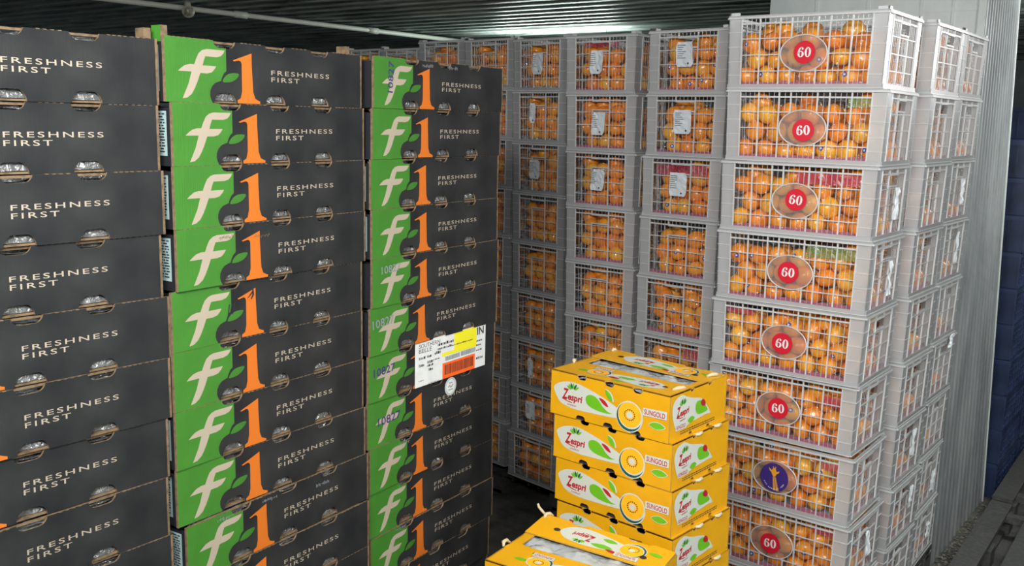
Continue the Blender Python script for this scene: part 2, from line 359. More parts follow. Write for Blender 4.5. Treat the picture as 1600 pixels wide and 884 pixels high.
# ------------------------------------------------------------------ black printed cartons
CW, CD, CH = 0.6288, 0.40, 0.1372
def notch_top(cx, w, h, H, n=6):      # points right-to-left along a top edge
    return [(cx+w/2, H)]+[(cx+w/2*cos(t)*0.98, H-h*min(1, 1.25*sin(t))) for t in (pi*i/(2*n) for i in range(1, 2*n))]+[(cx-w/2, H)]
NT = [0.163, 0.318, 0.470]
def carton_outline():
    o = [(0, 0)]
    for c in NT: # bottom half-ovals left to right
        o += [(c-0.032, 0)]+[(c-0.032*cos(t), 0.023*min(1, 1.2*sin(t))) for t in (pi*i/12 for i in range(1, 12))]+[(c+0.032, 0)]
    o += [(CW, 0), (CW, CH)]
    for c in reversed(NT): o += notch_top(c, 0.064, 0.0155, CH)
    o += [(0, CH)]
    return o
def build_carton_mesh():
    b = MB('black_board', 'brown_board', 'side_black')
    ol = carton_outline()
    # perforation teeth on the top edge
    b.extrude(ol, 0.0, 0.005, 'black_board', 'brown_board', 'brown_board')
    b.extrude([(x, z) for x, z in ol], CD-0.005, CD, 'brown_board', 'side_black', 'brown_board')
    b.box(0.001, 0.006, 0.005, CD-0.005, 0.0, CH-0.012, 'side_black')
    b.box(CW-0.006, CW-0.001, 0.005, CD-0.005, 0.0, CH-0.012, 'side_black')
    b.box(0.006, CW-0.006, 0.005, CD-0.005, 0.0005, 0.0045, 'brown_board')
    b.box(CW-0.0045, CW+0.001, -0.0006, 0.006, 0.0, CH, 'brown_board')   # torn fluted edge at the right end
    b.box(-0.0016, 0.0006, -0.0004, 0.006, 0.0, CH, 'brown_board')
    for s in range(2):                                                    # top flanges behind the long panels
        if s: b.box(0.02, CW-0.02, CD-0.066, CD-0.006, CH-0.019, CH-0.016, 'brown_board')
    r = random.Random(3); x = 0.01
    while x < CW-0.01:
        if not any(abs(x-c) < 0.045 for c in NT): b.box(x, x+0.007, -0.0006, 0.0045, CH-0.0012, CH+0.0006, 'brown_board')
        x += 0.0135+r.uniform(-.002, .002)
    b.box(0.03, CW-0.03, 0.0085, 0.0105, CH-0.0065, CH-0.0015, 'brown_board'); b.box(0.03, CW-0.03, 0.030, 0.031, 0.006, CH-0.006, 'side_black')  # black sheet added inside, standing in for the shade behind the notches
    return b.mesh('carton_body')
def carton_print():
    a = Art(front_fr)
    H = 137.2
    g = [(0.5, 0), (0.5, H), (131, H), (134, 128), (141, 123.2), (150, 121.8), (167, 121.8), (167, 72), (160, 67), (154, 58), (151, 49.5), (143, 47.5), (133, 44), (125, 37), (119.5, 27), (118.5, 17), (121, 8), (126, 0)]
    a.shape(g, 'green_print', 1)
    f = [(163, 117), (112, 117), (100, 114), (90, 107), (83, 95), (77, 82), (65, 82), (52, 79), (42, 73), (33, 66), (69, 66), (60, 40), (43, 8), (56, 10), (68, 18), (77, 31), (85, 46), (93, 64), (112, 64), (125, 67), (133, 74), (138, 81), (100, 81), (103, 90), (108, 101), (140, 101), (152, 104), (159, 110)]
    a.shape(f, 'cream_print', 2)
    a.smooth([(155, 48.5), (163, 60), (178, 67.5), (203, 67.5), (196, 56), (181, 49), (166, 47)], 'green_print', 2, 3)
    one = [(186, 97), (190, 95), (204, 98), (210, 96), (212.5, 90), (212, 29), (207.5, 13), (198, 8), (198, 1.5), (267, 1.5), (267, 7), (262, 8.5), (252, 13), (246, 28), (243, 90), (243, 116)]
    a.shape(one, 'orange_print', 2)
    a.text('FRESHNESS', 304, 70, 200, 11, 'cream_print', 2, 0.006, 0, 1.28)
    a.text('FIRST', 304, 54, 94, 11, 'cream_print', 2, 0.006, 0, 1.28)
    return a.mesh('carton_print')
def lump_sheet(nx, nz, x0, x1, z0, z1, y, amp, seed, sc=16):
    vs = []
    for j in range(nz+1):
        for i in range(nx+1):
            x = x0+(x1-x0)*i/nx; z = z0+(z1-z0)*j/nz
            d = noise.fractal(Vector((x*sc, z*sc, seed*7.3)), 0.7, 2.0, 4)
            vs.append((x, y+amp*d, z))
    w = nx+1
    return vs, [(j*w+i, j*w+i+1, (j+1)*w+i+1, (j+1)*w+i) for j in range(nz) for i in range(nx)]
def carton_bag(seed):
    b = MB('dark_film')
    v, f = lump_sheet(70, 18, 0.02, CW-0.02, 0.006, CH-0.007, 0.0, 0.009, seed, 22)
    v = [(x, 0.012+max(0, (z-0.085))*0.32+max(-.005, y), z) for x, y, z in v]; b.raw(v, f, 'dark_film')
    v, f = lump_sheet(40, 20, 0.02, CW-0.02, 0.01, CD-0.02, CH-0.026, 0.0, seed)
    v = [(x, z, CH-0.012+0.004*noise.fractal(Vector((x*20, z*20, seed)), .8, 2, 3)) for x, y, z in v]; b.raw(v, f, 'dark_film')
    return b.mesh('apple_bag_film', True)
def side_label():
    a = Art(lambda u, v, o: (-0.0005-o, 0.4-u, v))
    a.rect(290, 22, 382, 118, 'pale_label', 0)
    r = random.Random(5)
    for i in range(14):
        z = 110-i*6.2; x = 296
        while x < 372:
            w = r.uniform(4, 18); a.rect(x, z, min(x+w, 376), z+3.2, 'mark_ink', 1); x += w+3
    return a.mesh('info_label')
C_BODY = build_carton_mesh(); C_PRINT = carton_print(); C_BAGS = [carton_bag(i) for i in (1, 2, 3)]; C_SIDE = side_label()
def make_carton(loc, rz, label, k, group, side=True):
    o = mesh_obj('apple_carton', C_BODY, None, loc, rz); tag(o, label, 'carton', group)
    mesh_obj('printed_design', C_PRINT, o); mesh_obj('bag_film', C_BAGS[k % 3], o)
    if side: mesh_obj('info_label', C_SIDE, o)
    return o

F1 = [[-1.8707, 1.1779, 0.1482, 0.0092], [-1.8719, 1.1755, 0.009, 0.0014], [-1.8656, 1.1784, -0.1297, 0.0005], [-1.8699, 1.17, -0.2672, -0.004], [-1.8671, 1.1833, -0.4037, 0.0013], [-1.8655, 1.1776, -0.542, 0.0114], [-1.8692, 1.1691, -0.6798, 0.0088], [-1.8683, 1.1635, -0.8177, 0.0366], [-1.8648, 1.1677, -0.9555, 0.0082]]
F2 = [[-1.8599, 1.1885, 0.1565, 0.1034], [-1.8538, 1.198, 0.0181, 0.114], [-1.8544, 1.197, -0.1192, 0.1077], [-1.8527, 1.1968, -0.2572, 0.1068], [-1.8595, 1.1842, -0.3952, 0.0975], [-1.8611, 1.184, -0.5324, 0.0924], [-1.86, 1.1837, -0.6703, 0.0892], [-1.8646, 1.1846, -0.8075, 0.0729], [-1.8517, 1.197, -0.9459, 0.0937], [-1.8509, 1.1894, -1.0837, 0.0799]]
F3 = [[-1.9063, 1.8423, 0.158, 0.0905], [-1.9095, 1.8409, 0.0201, 0.092], [-1.9119, 1.8375, -0.118, 0.0939], [-1.9079, 1.8379, -0.2562, 0.0969], [-1.9065, 1.8371, -0.3937, 0.0898], [-1.9103, 1.8324, -0.5313, 0.0806], [-1.9151, 1.8299, -0.6688, 0.0788], [-1.9204, 1.8314, -0.8062, 0.0764], [-1.9171, 1.8381, -0.9437, 0.0868], [-1.9223, 1.8407, -1.081, 0.0793], [-1.9161, 1.8404, -1.219, 0.0824], [-1.9122, 1.8238, -1.3579, 0.0871]]
ORD = ['topmost', 'second', 'third', 'fourth', 'fifth', 'sixth', 'seventh', 'eighth', 'ninth', 'tenth', 'eleventh', 'twelfth', 'thirteenth', 'fourteenth', 'fifteenth', 'sixteenth']
def nth(k): return 'topmost' if k == 0 else ORD[k]+' from the top,'
def dirv(a): return Vector((cos(a), sin(a), 0))
cartons = {}
for ci, (nm, F, where) in enumerate((('F1', F1, 'leftmost black stack'), ('F2', F2, 'middle black stack'), ('F3', F3, 'right-hand black stack'))):
    ztop = F[0][2]
    for k in range(16):
        if k < len(F): x, y, z, a = F[k]
        else:
            x, y, z, a = F[-1]; x += R.uniform(-.004, .004); a += R.uniform(-.01, .01)
        z = ztop-k*0.13775
        n = Vector((x, y, z-CH))
        if nm == 'F1': n = n-CW*dirv(a+pi/2)
        lab = f'black carton with green and orange print, {"topmost" if k == 0 else ORD[k]+" down"} in the {where}'
        o = make_carton(n, a+pi/2, lab, k+ci, 'black printed apple cartons', nm == 'F2' or (nm == 'F3' and k in (2, 3))); cartons[(nm, k)] = o
def add_part(name, art, parent, label=None):
    o = mesh_obj(name, art.mesh(name), parent)
    if label: o['label'] = label
    return o
# violet ink numbers stamped on the green end of the right stack
for k, (x, y, w, h, rot, txt, m) in {0: (78, 42, 84, 22, pi/2*0.96, '10827', 'mark_violet'), 4: (38, 92, 84, 22, 0.05, '10827', 'mark_grey'), 5: (10, 76, 92, 25, 0.08, '10827', 'mark_grey'), 6: (22, 72, 92, 24, 0.05, '10827', 'mark_violet'), 7: (44, 58, 100, 25, 0.05, '10827', 'mark_violet')}.items():
    a = Art(front_fr); a.text(txt, x, y, w, h, m, 4, 0.012, 0, 1.05, rot); add_part('ink_stamp', a, cartons[('F3', k)])
# smudged print marks
for key, x, y in ((('F2', 3), 118, 104), (('F2', 8), 88, 118), (('F3', 0), 210, 118), (('F3', 0), 330, 118), (('F2', 3), 225, 98), (('F3', 8), 130, 112), (('F3', 10), 110, 124), (('F2', 8), 230, 118), (('F2', 8), 420, 100)):
    a = Art(front_fr); r = random.Random(x)
    for i in range(12):
        xx = x+i*4.2; a.rect(xx, y+r.uniform(0, 5), xx+2.0, y+r.uniform(6, 11), 'mark_grey' if key != ('F2', 3) else 'brown_board', 4)
    add_part('ink_smudge', a, cartons[key])
a = Art(front_fr)
for x in (155, 162, 169): a.shape([(x, 62), (x+3, 62), (x+8, 88), (x+5, 88)], 'mark_ink', 4)
a.shape([(214, 92), (222, 96), (238, 108), (232, 110)], 'mark_ink', 4); a.shape([(226, 90), (230, 90), (238, 100), (236, 116), (232, 116), (232, 100)], 'mark_ink', 4)
add_part('scuff_mark', a, cartons[('F2', 4)])
# shipping label on the right stack: spans two cartons, taped on the seventh
a = Art(lambda u, v, o: (u, -0.0012-o, v))
L0, L1, B0, B1 = 205, 572, 0, 140
def U(u, v): return (L0+(L1-L0)*u, B0+(B1-B0)*v)
def lr(u0, v0, u1, v1, m, k): p = U(u0, v0); q = U(u1, v1); a.rect(p[0], p[1], q[0], q[1], m, k)
lr(0, 0, 1, 1, 'mark_white', 0)
lr(0.53, 0.52, 0.86, 0.99, 'mark_yellow', 1); lr(0.36, 0.52, 0.53, 0.60, 'mark_yellow', 1)
lr(0.37, 0.0, 0.84, 0.36, 'mark_orange', 1)
for s, u, v, w, h, bo in (('SOUTHERN', .05, .85, .28, .09, 0.0), ('BELLE', .05, .74, .17, .09, 0.0), ('IN', .87, .78, .10, .18, 0.02)):
    p = U(u, v); a.text(s, p[0], p[1], w*(L1-L0), h*(B1-B0), 'mark_ink', 2, bo)
r = random.Random(11)
def scrib(u0, u1, v, h, m, n):
    x = u0
    while x < u1:
        w = r.uniform(.006, .022); lr(x, v, min(x+w, u1), v+h*r.uniform(.6, 1), m, 2); x += w+.007
for (u0, u1, v, h) in ((.30, .50, .70, .05), (.50, .80, .70, .03), (.30, .52, .79, .07), (.05, .14, .60, .06), (.16, .22, .60, .06), (.05, .12, .44, .07), (.16, .24, .47, .07), (.16, .24, .40, .05), (.18, .24, .30, .06), (.05, .12, .12, .02), (.18, .33, .01, .015), (.26, .34, .62, .07), (.24, .33, .50, .03), (.86, .95, .62, .04), (.86, .93, .52, .04), (.86, .95, .40, .04), (.86, .96, .20, .06)): scrib(u0, u1, v, h, 'mark_ink', 0)
x = 0.41
while x < 0.60: w = r.uniform(.004, .012); lr(x, .40, x+w, .50, 'mark_grey', 2); x += w+.004
x = 0.63
while x < 0.84: w = r.uniform(.004, .012); lr(x, .40, x+w, .51, 'mark_grey', 2); x += w+.004
x = 0.40
while x < 0.81: w = r.uniform(.003, .011); lr(x, .08, x+w, .31, 'mark_ink', 2); x += w+r.uniform(.003, .008)
add_part('shipping_label', a, cartons[('F3', 6)], 'white shipping label with yellow and orange blocks and a barcode')
a = Art(lambda u, v, o: (u, -0.001-o, v)); cx, cy = 388, 104
a.ell(cx, cy, 30, 29, 'mark_white', 1, 40)
for rr_, n_ in ((27, 44), (24, 44)):
    for i in range(n_):
        t = 2*pi*i/n_; a.ell(cx+rr_*cos(t), cy+rr_*sin(t), 1.3, 1.3, 'mark_grey', 2, 6)
for i in range(5): a.ell(cx+(i-2)*5, cy+3*sin(i*2), 4, 2.2, 'mark_grey', 2, 10, i)
a.rect(cx-12, cy-12, cx+12, cy-9, 'mark_grey', 2); a.rect(cx-9, cy+10, cx+9, cy+13, 'mark_grey', 2)
add_part('round_sticker', a, cartons[('F3', 7)], 'round white sticker with grey seal')
# stacking tabs that stick up on the top cartons
def tab(parent, x, y, m):
    b = MB(m, 'brown_board'); b.box(x, x+0.016, y, y+0.03, CH-0.03, CH+0.022, 'brown_board' if m == 'brown_board' else m); b.box(x-.0005, x+.0165, y-.0006, y+.0002, CH-.03, CH+.0222, 'brown_board')
    mesh_obj('stacking_tab', b.mesh('stacking_tab'), parent)
tab(cartons[('F1', 0)], CW-0.022, 0.012, 'brown_board'); tab(cartons[('F2', 0)], 0.002, 0.012, 'green_print'); tab(cartons[('F2', 0)], CW-0.03, 0.03, 'brown_board')

# ------------------------------------------------------------------ white mesh crates
KL, KS, KH = 0.600, 0.398, 0.2712
OV = (0.300, 0.128, 0.090, 0.066)
def taper(v):
    x, y, z = v; t = 1-0.030*(1-min(z, .25)/.25) if z > 0.017 else 1-0.022
    return (KL/2+(x-KL/2)*t, KS/2+(y-KS/2)*t, z)
def crate_mesh(nubs=False):
    b = MB('crate_bar', 'crate_panel')
    def face(L, put, majors, detail, oval, handle):
        def bx(u0, u1, d0, d1, z0, z1, m): put(u0, u1, d0, d1, z0, z1, m)
        P = 0.055
        for u0 in (0, L-P):
            bx(u0, u0+P, 0.0, 0.003, 0.002, 0.258, 'crate_panel')
            bx(u0 if u0 == 0 else u0, u0+0.004, -0.0035, 0.0035, 0.002, 0.262, 'crate_bar') if u0 else None
            bx(u0+P-0.004, u0+P, -0.0035, 0.0035, 0.002, 0.262, 'crate_bar') if not u0 else None
            for z in (0.05, 0.10, 0.155, 0.21): bx(u0, u0+P, -0.003, 0.0, z-0.0012, z+0.0012, 'crate_bar')
        def vbar(u, w, d0, d1, z0, z1, m='crate_bar'):
            segs = [(z0, z1)]
            if oval:
                cx, cz, rx, rz = OV
                q = 1-((u-cx)/rx)**2
                if q > 0:
                    h = rz*math.sqrt(q); segs = [(z0, cz-h), (cz+h, z1)]
            if handle and 0.150 < u < 0.25 and L < 0.5:
                segs = [(a0, min(a1, 0.195)) for a0, a1 in segs if a0 < 0.195]+[(0.24, z1)]
            for a0, a1 in segs:
                if a1 > a0: bx(u-w, u+w, d0, d1, a0, a1, m)
        def hbar(z, w, d0, d1, u0, u1):
            segs = [(u0, u1)]
            if oval:
                cx, cz, rx, rz = OV; q = 1-((z-cz)/rz)**2
                if q > 0: h = rx*math.sqrt(q); segs = [(u0, cx-h), (cx+h, u1)]
            for a0, a1 in segs: bx(a0, a1, d0, d1, z-w, z+w, 'crate_bar')
        for u in majors: vbar(u, 0.0025, 0.0, 0.006, 0.014, 0.258)
        for z in (0.065, 0.125, 0.185): hbar(z, 0.0018, 0.0, 0.005, P, L-P)
        hbar(0.2405, 0.003, -0.001, 0.006, P, L-P)
        if detail:
            ed = [P]+list(majors)+[L-P]
            for a0, a1 in zip(ed, ed[1:]):
                n = max(1, round((a1-a0)/0.0185)-1)
                for i in range(1, n+1): vbar(a0+(a1-a0)*i/(n+1), 0.0008, 0.003, 0.0045, 0.014, 0.258, 'crate_rib')
        bx(0, L, -0.007, 0.005, 0.2585, 0.2655, 'crate_bar')
        bx(0, L, -0.004, 0.004, 0.2655, KH, 'crate_panel')
        bx(0, L, -0.006, 0.004, 0.0, 0.0035, 'crate_bar'); bx(0, L, -0.004, 0.003, 0.0035, 0.017, 'crate_panel')
        if handle:
            for z in (0.195, 0.237): bx(0.150, 0.248, -0.002, 0.008, z-0.003, z+0.003, 'crate_bar')
    lm = (0.125, 0.205, 0.250, 0.350, 0.395, 0.475); sm = (0.150, 0.248)
    face(KL, lambda u0, u1, d0, d1, z0, z1, m: b.box(u0, u1, d0, d1, z0, z1, m), lm, True, True, False)
    face(KL, lambda u0, u1, d0, d1, z0, z1, m: b.box(u0, u1, KS-d1, KS-d0, z0, z1, m), lm, False, False, False)
    face(KS, lambda u0, u1, d0, d1, z0, z1, m: b.box(d0, d1, u0, u1, z0, z1, m), sm, True, False, True)
    face(KS, lambda u0, u1, d0, d1, z0, z1, m: b.box(KL-d1, KL-d0, u0, u1, z0, z1, m), sm, True, False, True)
    b.box(0.01, KL-0.01, 0.01, KS-0.01, 0.003, 0.006, 'crate_bar')
    if nubs:
        for x in (0.0, KL-0.04):
            for y in (0.0, KS-0.03):
                b.box(x, x+0.04, y, y+0.006 if y == 0 else y+0.03, KH, KH+0.011, 'crate_bar'); b.box(x if x == 0 else x+0.034, x+0.006 if x == 0 else x+0.04, y, y+0.03, KH, KH+0.011, 'crate_bar')
    b.v = [taper(v) for v in b.v]
    return b.mesh('crate_body', fix=False)
K_BODY = crate_mesh(); K_TOP = crate_mesh(True)
def ring_mesh():
    b = MB('oval_panel', 'crate_bar'); cx, cz, rx, rz = OV; N = 40
    b.poly([(cx+rx*cos(2*pi*i/N), 0.000, cz+rz*sin(2*pi*i/N)) for i in range(N)], 'oval_panel')
    P = [(cx+rx*cos(2*pi*i/N), 0.0, cz+rz*sin(2*pi*i/N)) for i in range(N)]; P.append(P[0]); P.append(P[1])
    b.tube(P, 0.0024, 'crate_bar', 6, cap=False); b.v = [taper(v) for v in b.v]; return b.mesh('oval_plate', fix=False)
K_OVAL = ring_mesh()
def glyph60(a, cx, cy, h, k):
    """fat serif digits 6 and 0"""
    w = h*0.66
    def ringed(x, y, ro, ri, hh_o, hh_i):
        n = 26; A = [(x+ro*cos(2*pi*i/n), y+hh_o*sin(2*pi*i/n)) for i in range(n+1)]; B = [(x+ri*cos(2*pi*i/n), y+hh_i*sin(2*pi*i/n)) for i in range(n+1)]
        a.strip(A, B, 'mark_white', k)
    x6 = cx-w*0.56; x0 = cx+w*0.56
    ringed(x0, cy, w*0.5, w*0.17, h*0.5, h*0.43)
    ringed(x6, cy-h*0.19, w*0.5, w*0.17, h*0.31, h*0.25)
    A = [(x6-w*0.5+0.02*w, cy-h*0.16), (x6-w*0.49, cy+h*0.02), (x6-w*0.40, cy+h*0.24), (x6-w*0.22, cy+h*0.42), (x6+w*0.05, cy+h*0.5), (x6+w*0.30, cy+h*0.46)]
    B = [(x6-w*0.17, cy-h*0.16), (x6-w*0.17, cy+h*0.02), (x6-w*0.13, cy+h*0.22), (x6-w*0.06, cy+h*0.36), (x6+w*0.08, cy+h*0.45), (x6+w*0.28, cy+h*0.42)]
    a.strip(A, B, 'mark_white', k); a.ell(x6+w*0.27, cy+h*0.34, w*0.15, h*0.11, 'mark_white', k+1, 14)
def sticker60(dx, dz, rot, name='sticker60'):
    c, s = cos(rot), sin(rot)
    a = Art(lambda u, v, o: (OV[0]+dx+c*u-s*v, -0.0015-o*0.6, OV[1]+dz+s*u+c*v))
    a.ell(0, 0, 41, 41, 'sticker_red', 0, 40); glyph60(a, 0, 0, 36, 2)
    return a.mesh('size_sticker')
def giraffe_sticker():
    a = Art(lambda u, v, o: (OV[0]+u, -0.0015-o*0.6, OV[1]+v))
    a.ell(0, 0, 57, 58, 'sticker_violet', 0, 44)
    G = 'sticker_gold'
    a.smooth([(-12, 20), (-9, 34), (-3, 40), (4, 36), (8, 24), (7, 10), (2, 4), (-5, 6), (-9, 12)], G, 2, 4)
    a.shape([(-9, 26), (-24, 38), (-20, 26), (-10, 18)], G, 2); a.shape([(7, 24), (20, 30), (17, 20), (8, 16)], G, 2)
    a.shape([(-6, 38), (-8, 46), (-5, 46), (-3, 38)], G, 2); a.shape([(2, 38), (3, 46), (6, 45), (4, 36)], G, 2)
    r = random.Random(2)
    for i in range(9):
        y = 2-i*6.2; w = 7+i*0.7; x = 1+i*1.1
        a.shape([(x-w, y), (x-1, y+2), (x-2, y-4), (x-w+1, y-4)], G, 2); a.shape([(x+1, y+1), (x+w, y-1), (x+w-1, y-5), (x, y-4)], G, 2)
    for i, ch in enumerate('www.'):
        t = radians(207+i*9); a.text(ch, 47*cos(t), 47*sin(t), 5 if ch != '.' else 1.6, 5 if ch != '.' else 1.6, 'mark_white', 3, 0.02, 0, 1, t+pi/2)
    for i, ch in enumerate('.com'):
        t = radians(303+i*8); a.text(ch, 47*cos(t), 47*sin(t), 5 if ch != '.' else 1.6, 5 if ch != '.' else 1.6, 'mark_white', 3, 0.02, 0, 1, t+pi/2)
    for i in range(7):
        t = radians(245+i*8); a.ell(47*cos(t), 47*sin(t), 2.0, 2.2, 'mark_white', 3, 8)
    return a.mesh('emblem_sticker')
# clear film crinkled behind the front and end grids
def film_mesh(seed, dark=False):
    b = MB('clear_film')
    v, f = lump_sheet(60, 26, 0.014, KL-0.014, 0.02, 0.235, 0.0115, 0.004, seed, 30); b.raw(v, f, 'clear_film')
    for side in (0, 1):
        v, f = lump_sheet(40, 26, 0.014, KS-0.014, 0.02, 0.235, 0.0, 0.004, seed+5+side, 30)
        v = [((0.0115+q[1]) if side == 0 else KL-0.0115-q[1], q[0], q[2]) for q in v]; b.raw(v, f, 'clear_film')
    b.v = [taper(q) for q in b.v]
    return b.mesh('bag_film', False, fix=False)
K_FILM = [film_mesh(i) for i in (1, 2, 3)]
def liner_mesh(seed):
    b = MB('pink_liner'); r = random.Random(seed)
    def ridge(n, fr):
        vs = []
        for i in range(n+1):
            h = 0.026+0.008*noise.noise(Vector((i*0.5, seed*3.1, 0)))
            for z in (0.0065, h): vs.append(fr(i/n, z))
        return vs, [(2*i, 2*i+2, 2*i+3, 2*i+1) for i in range(n)]
    v, f = ridge(30, lambda t, z: (0.012+(KL-0.024)*t, 0.0175, z)); b.raw(v, f, 'pink_liner')
    v, f = ridge(20, lambda t, z: (0.0175, 0.012+(KS-0.024)*t, z)); b.raw(v, f, 'pink_liner')
    v, f = ridge(20, lambda t, z: (KL-0.0175, 0.012+(KS-0.024)*t, z)); b.raw(v, f, 'pink_liner')
    b.v = [taper(q) for q in b.v]
    return b.mesh('liner', fix=False)
K_LINER = [liner_mesh(i) for i in (1, 2)]
def header(x0, x1, z0, z1, m, side, seed):
    v, f = lump_sheet(20, 8, x0, x1, z0, z1, 0.0075, 0.0012, seed, 40)
    if side == 'end0': v = [(q[1], q[0], q[2]) for q in v]
    if side == 'end1': v = [(KL-q[1], q[0], q[2]) for q in v]
    b = MB(m); b.raw([taper(q) for q in v], f, m); return b.mesh('bag_header', fix=False)
# creased paper labels hung on the end faces
def paper_label(side, uc, zc, w, h, seed, narrow=0):
    b = MB('label_paper', 'mark_grey', 'mark_ink'); r = random.Random(seed); nx, nz = 5, 7; vs = []
    sk = r.uniform(-.008, .008); fold = r.uniform(0.25, 0.75)
    for j in range(nz+1):
        for i in range(nx+1):
            t = i/nx; s = j/nz; ww = w*(1-narrow*sin(pi*s))
            u = uc-ww/2+ww*t+sk*s; z = zc-h/2+h*s
            if (i in (0, nx)) and (j in (0, nz)): u += (0.012 if i == 0 else -0.012)*r.random()
            d = 0.006+0.006*abs(t-fold)+0.004*r.random()+(0.008*r.random() if narrow else 0)
            vs.append((u, z, d))
    put = (lambda u, z, d: (-d, u, z)) if side == 0 else (lambda u, z, d: (KL+d, u, z))
    b.raw([put(*q) for q in vs], [(j*(nx+1)+i, j*(nx+1)+i+1, (j+1)*(nx+1)+i+1, (j+1)*(nx+1)+i) for j in range(nz) for i in range(nx)], 'label_paper')
    if not narrow:
        for i in range(7):
            z = zc+h*(0.36-0.085*i); L = w*r.uniform(.25, .5)
            b.poly([put(uc+w*0.40-L, z, 0.0185), put(uc+w*0.40, z, 0.0185), put(uc+w*0.40, z+0.0022, 0.0185), put(uc+w*0.40-L, z+0.0022, 0.0185)], 'mark_grey')
        for i in range(1):
            cx, cz = uc-w*0.25, zc-h*0.36
            b.poly([put(cx+0.004*cos(t), cz+0.004*sin(t), 0.0188) for t in (2*pi*q/10 for q in range(10))], 'mark_ink')
    return b.mesh('paper_label', fix=False)

# fruit
def fruit_geo(nu, nv):
    vs = [(0, 0, 0.80)]
    for j in range(1, nv):
        p = pi*j/nv
        for i in range(nu):
            t = 2*pi*i/nu; r = 1+0.018*cos(9*t)*sin(p)
            z = 0.86*cos(p)*(1-0.07*math.exp(-(p/0.30)**2)-0.05*math.exp(-((pi-p)/0.25)**2))
            vs.append((r*sin(p)*cos(t), r*sin(p)*sin(t), z))
    vs.append((0, 0, -0.82)); fs = []
    for i in range(nu): fs.append((0, 1+i, 1+(i+1) % nu))
    for j in range(nv-2):
        for i in range(nu): a0 = 1+j*nu+i; a1 = 1+j*nu+(i+1) % nu; fs.append((a0, a0+nu, a1+nu, a1))
    e = 1+(nv-2)*nu
    for i in range(nu): fs.append((e+i, len(vs)-1, e+(i+1) % nu))
    return vs, fs
def fruit_mesh():
    v, f = fruit_geo(36, 20); b = MB('peel'); b.raw([tuple(c*0.0400 for c in p) for p in v], f, 'peel'); return b.mesh('tangerine', True)
FR = fruit_mesh()
FV, FF = fruit_geo(14, 9)
def sticker_mesh():
    b = MB('sticker_blue', 'mark_white'); N = 14
    def cap(rad, h, m):
        b.poly([(rad*cos(2*pi*i/N), rad*sin(2*pi*i/N), h) for i in range(N)], m)
    cap(0.0095, 0.0, 'sticker_blue'); cap(0.004, 0.0003, 'mark_white'); return b.mesh('fruit_sticker', fix=False)
ST = sticker_mesh()
stuff_v, stuff_f = [], []
n_ind = 0
def rand_rot(r): return Matrix.Rotation(r.uniform(0, 2*pi), 4, 'Z') @ Matrix.Rotation(r.choice((0, pi/2, pi/2))+r.uniform(-.6, .6), 4, 'X') @ Matrix.Rotation(r.uniform(0, 2*pi), 4, 'Z')
def lattice(kind, r):
    """local fruit centres: (x, y, z, layer, row, col); front faces are y=0 and x=KL for 'long', x=0 and y=0 for 'end'"""
    out = []; rw = (0.047, 0.1130, 0.1790, 0.2180)
    for row, z in enumerate(rw):
        off = (0.0, 0.5, 0.15, 0.62)[row]; nx = 7; ny = 5
        for iy in range(ny):
            y = 0.0545+(iy+(off*0.6 if kind == 'end' else 0))*0.0755
            if y > KS-0.05: continue
            for ix in range(nx):
                x = 0.056+(ix+(off if kind == 'long' else 0))*0.0815
                if x > KL-0.05: continue
                if kind == 'long': vis = iy < 2 or ix >= 5
                else: vis = ix < 2 or iy < 1
                if not vis: continue
                if row == 3 and r.random() < 0.62: continue
                if row == 2 and r.random() < 0.06: continue
                inward = (0.020 if row == 3 else 0.0)
                out.append((x+r.uniform(-.005, .005)+(inward if kind == 'end' else 0), y+r.uniform(-.004, .003)+(inward if kind == 'long' else 0), z+r.uniform(-.005, .005), iy if kind == 'long' else ix, row, ix if kind == 'long' else iy))
    return out
ROWN = ['bottom row', 'second row up', 'third row up', 'top row']
COLN = ['first', 'second', 'third', 'fourth', 'fifth', 'sixth', 'seventh', 'eighth']
def fill_crate(crate, kind, indiv, desc, seed):
    global n_ind
    r = random.Random(seed); mw = Matrix.Translation(crate.location) @ Matrix.Rotation(crate.rotation_euler.z, 4, 'Z')
    cnt = {}
    for x, y, z, layer, row, col in lattice(kind, r):
        s = r.uniform(0.94, 1.05)
        p = taper((x, y, z)); q = mw @ Vector(p)
        if indiv and layer == 0 and n_ind < 300:
            n_ind += 1; i = cnt.get(row, 0); cnt[row] = i+1
            o = bpy.data.objects.new('tangerine', FR); COL.objects.link(o)
            o.location = q; o.rotation_euler = rand_rot(r).to_euler(); s_ = s; o.scale = (s_, s_, s_)
            tag(o, f'tangerine, {ROWN[row]}, {COLN[i]} from {"left" if kind == "long" else "right"}, crate {desc}', 'tangerine', 'tangerines at the front of the two nearest crate stacks')
            if r.random() < 0.14:
                st = bpy.data.objects.new('fruit_sticker', ST); COL.objects.link(st); st.parent = o
                w = Vector((r.uniform(-.5, .3), -1, r.uniform(-.3, .5))).normalized()
                inv = o.rotation_euler.to_matrix().inverted(); lw = inv @ w
                rad = 0.0400*1.012/math.sqrt(lw.x**2+lw.y**2+(lw.z/0.85)**2); st.location = lw*rad
                nn_ = Vector((lw.x, lw.y, lw.z/0.72)).normalized(); st.rotation_euler = nn_.to_track_quat('Z', 'Y').to_euler()
        else:
            A = Matrix.Translation(q) @ rand_rot(r); sc = 0.0400*s; b0 = len(stuff_v)
            m3 = A.to_3x3()*sc; t = A.translation
            for v in FV: w = m3 @ Vector(v); stuff_v.append((w.x+t.x, w.y+t.y, w.z+t.z))
            for f in FF: stuff_f.append(tuple(b0+i for i in f))

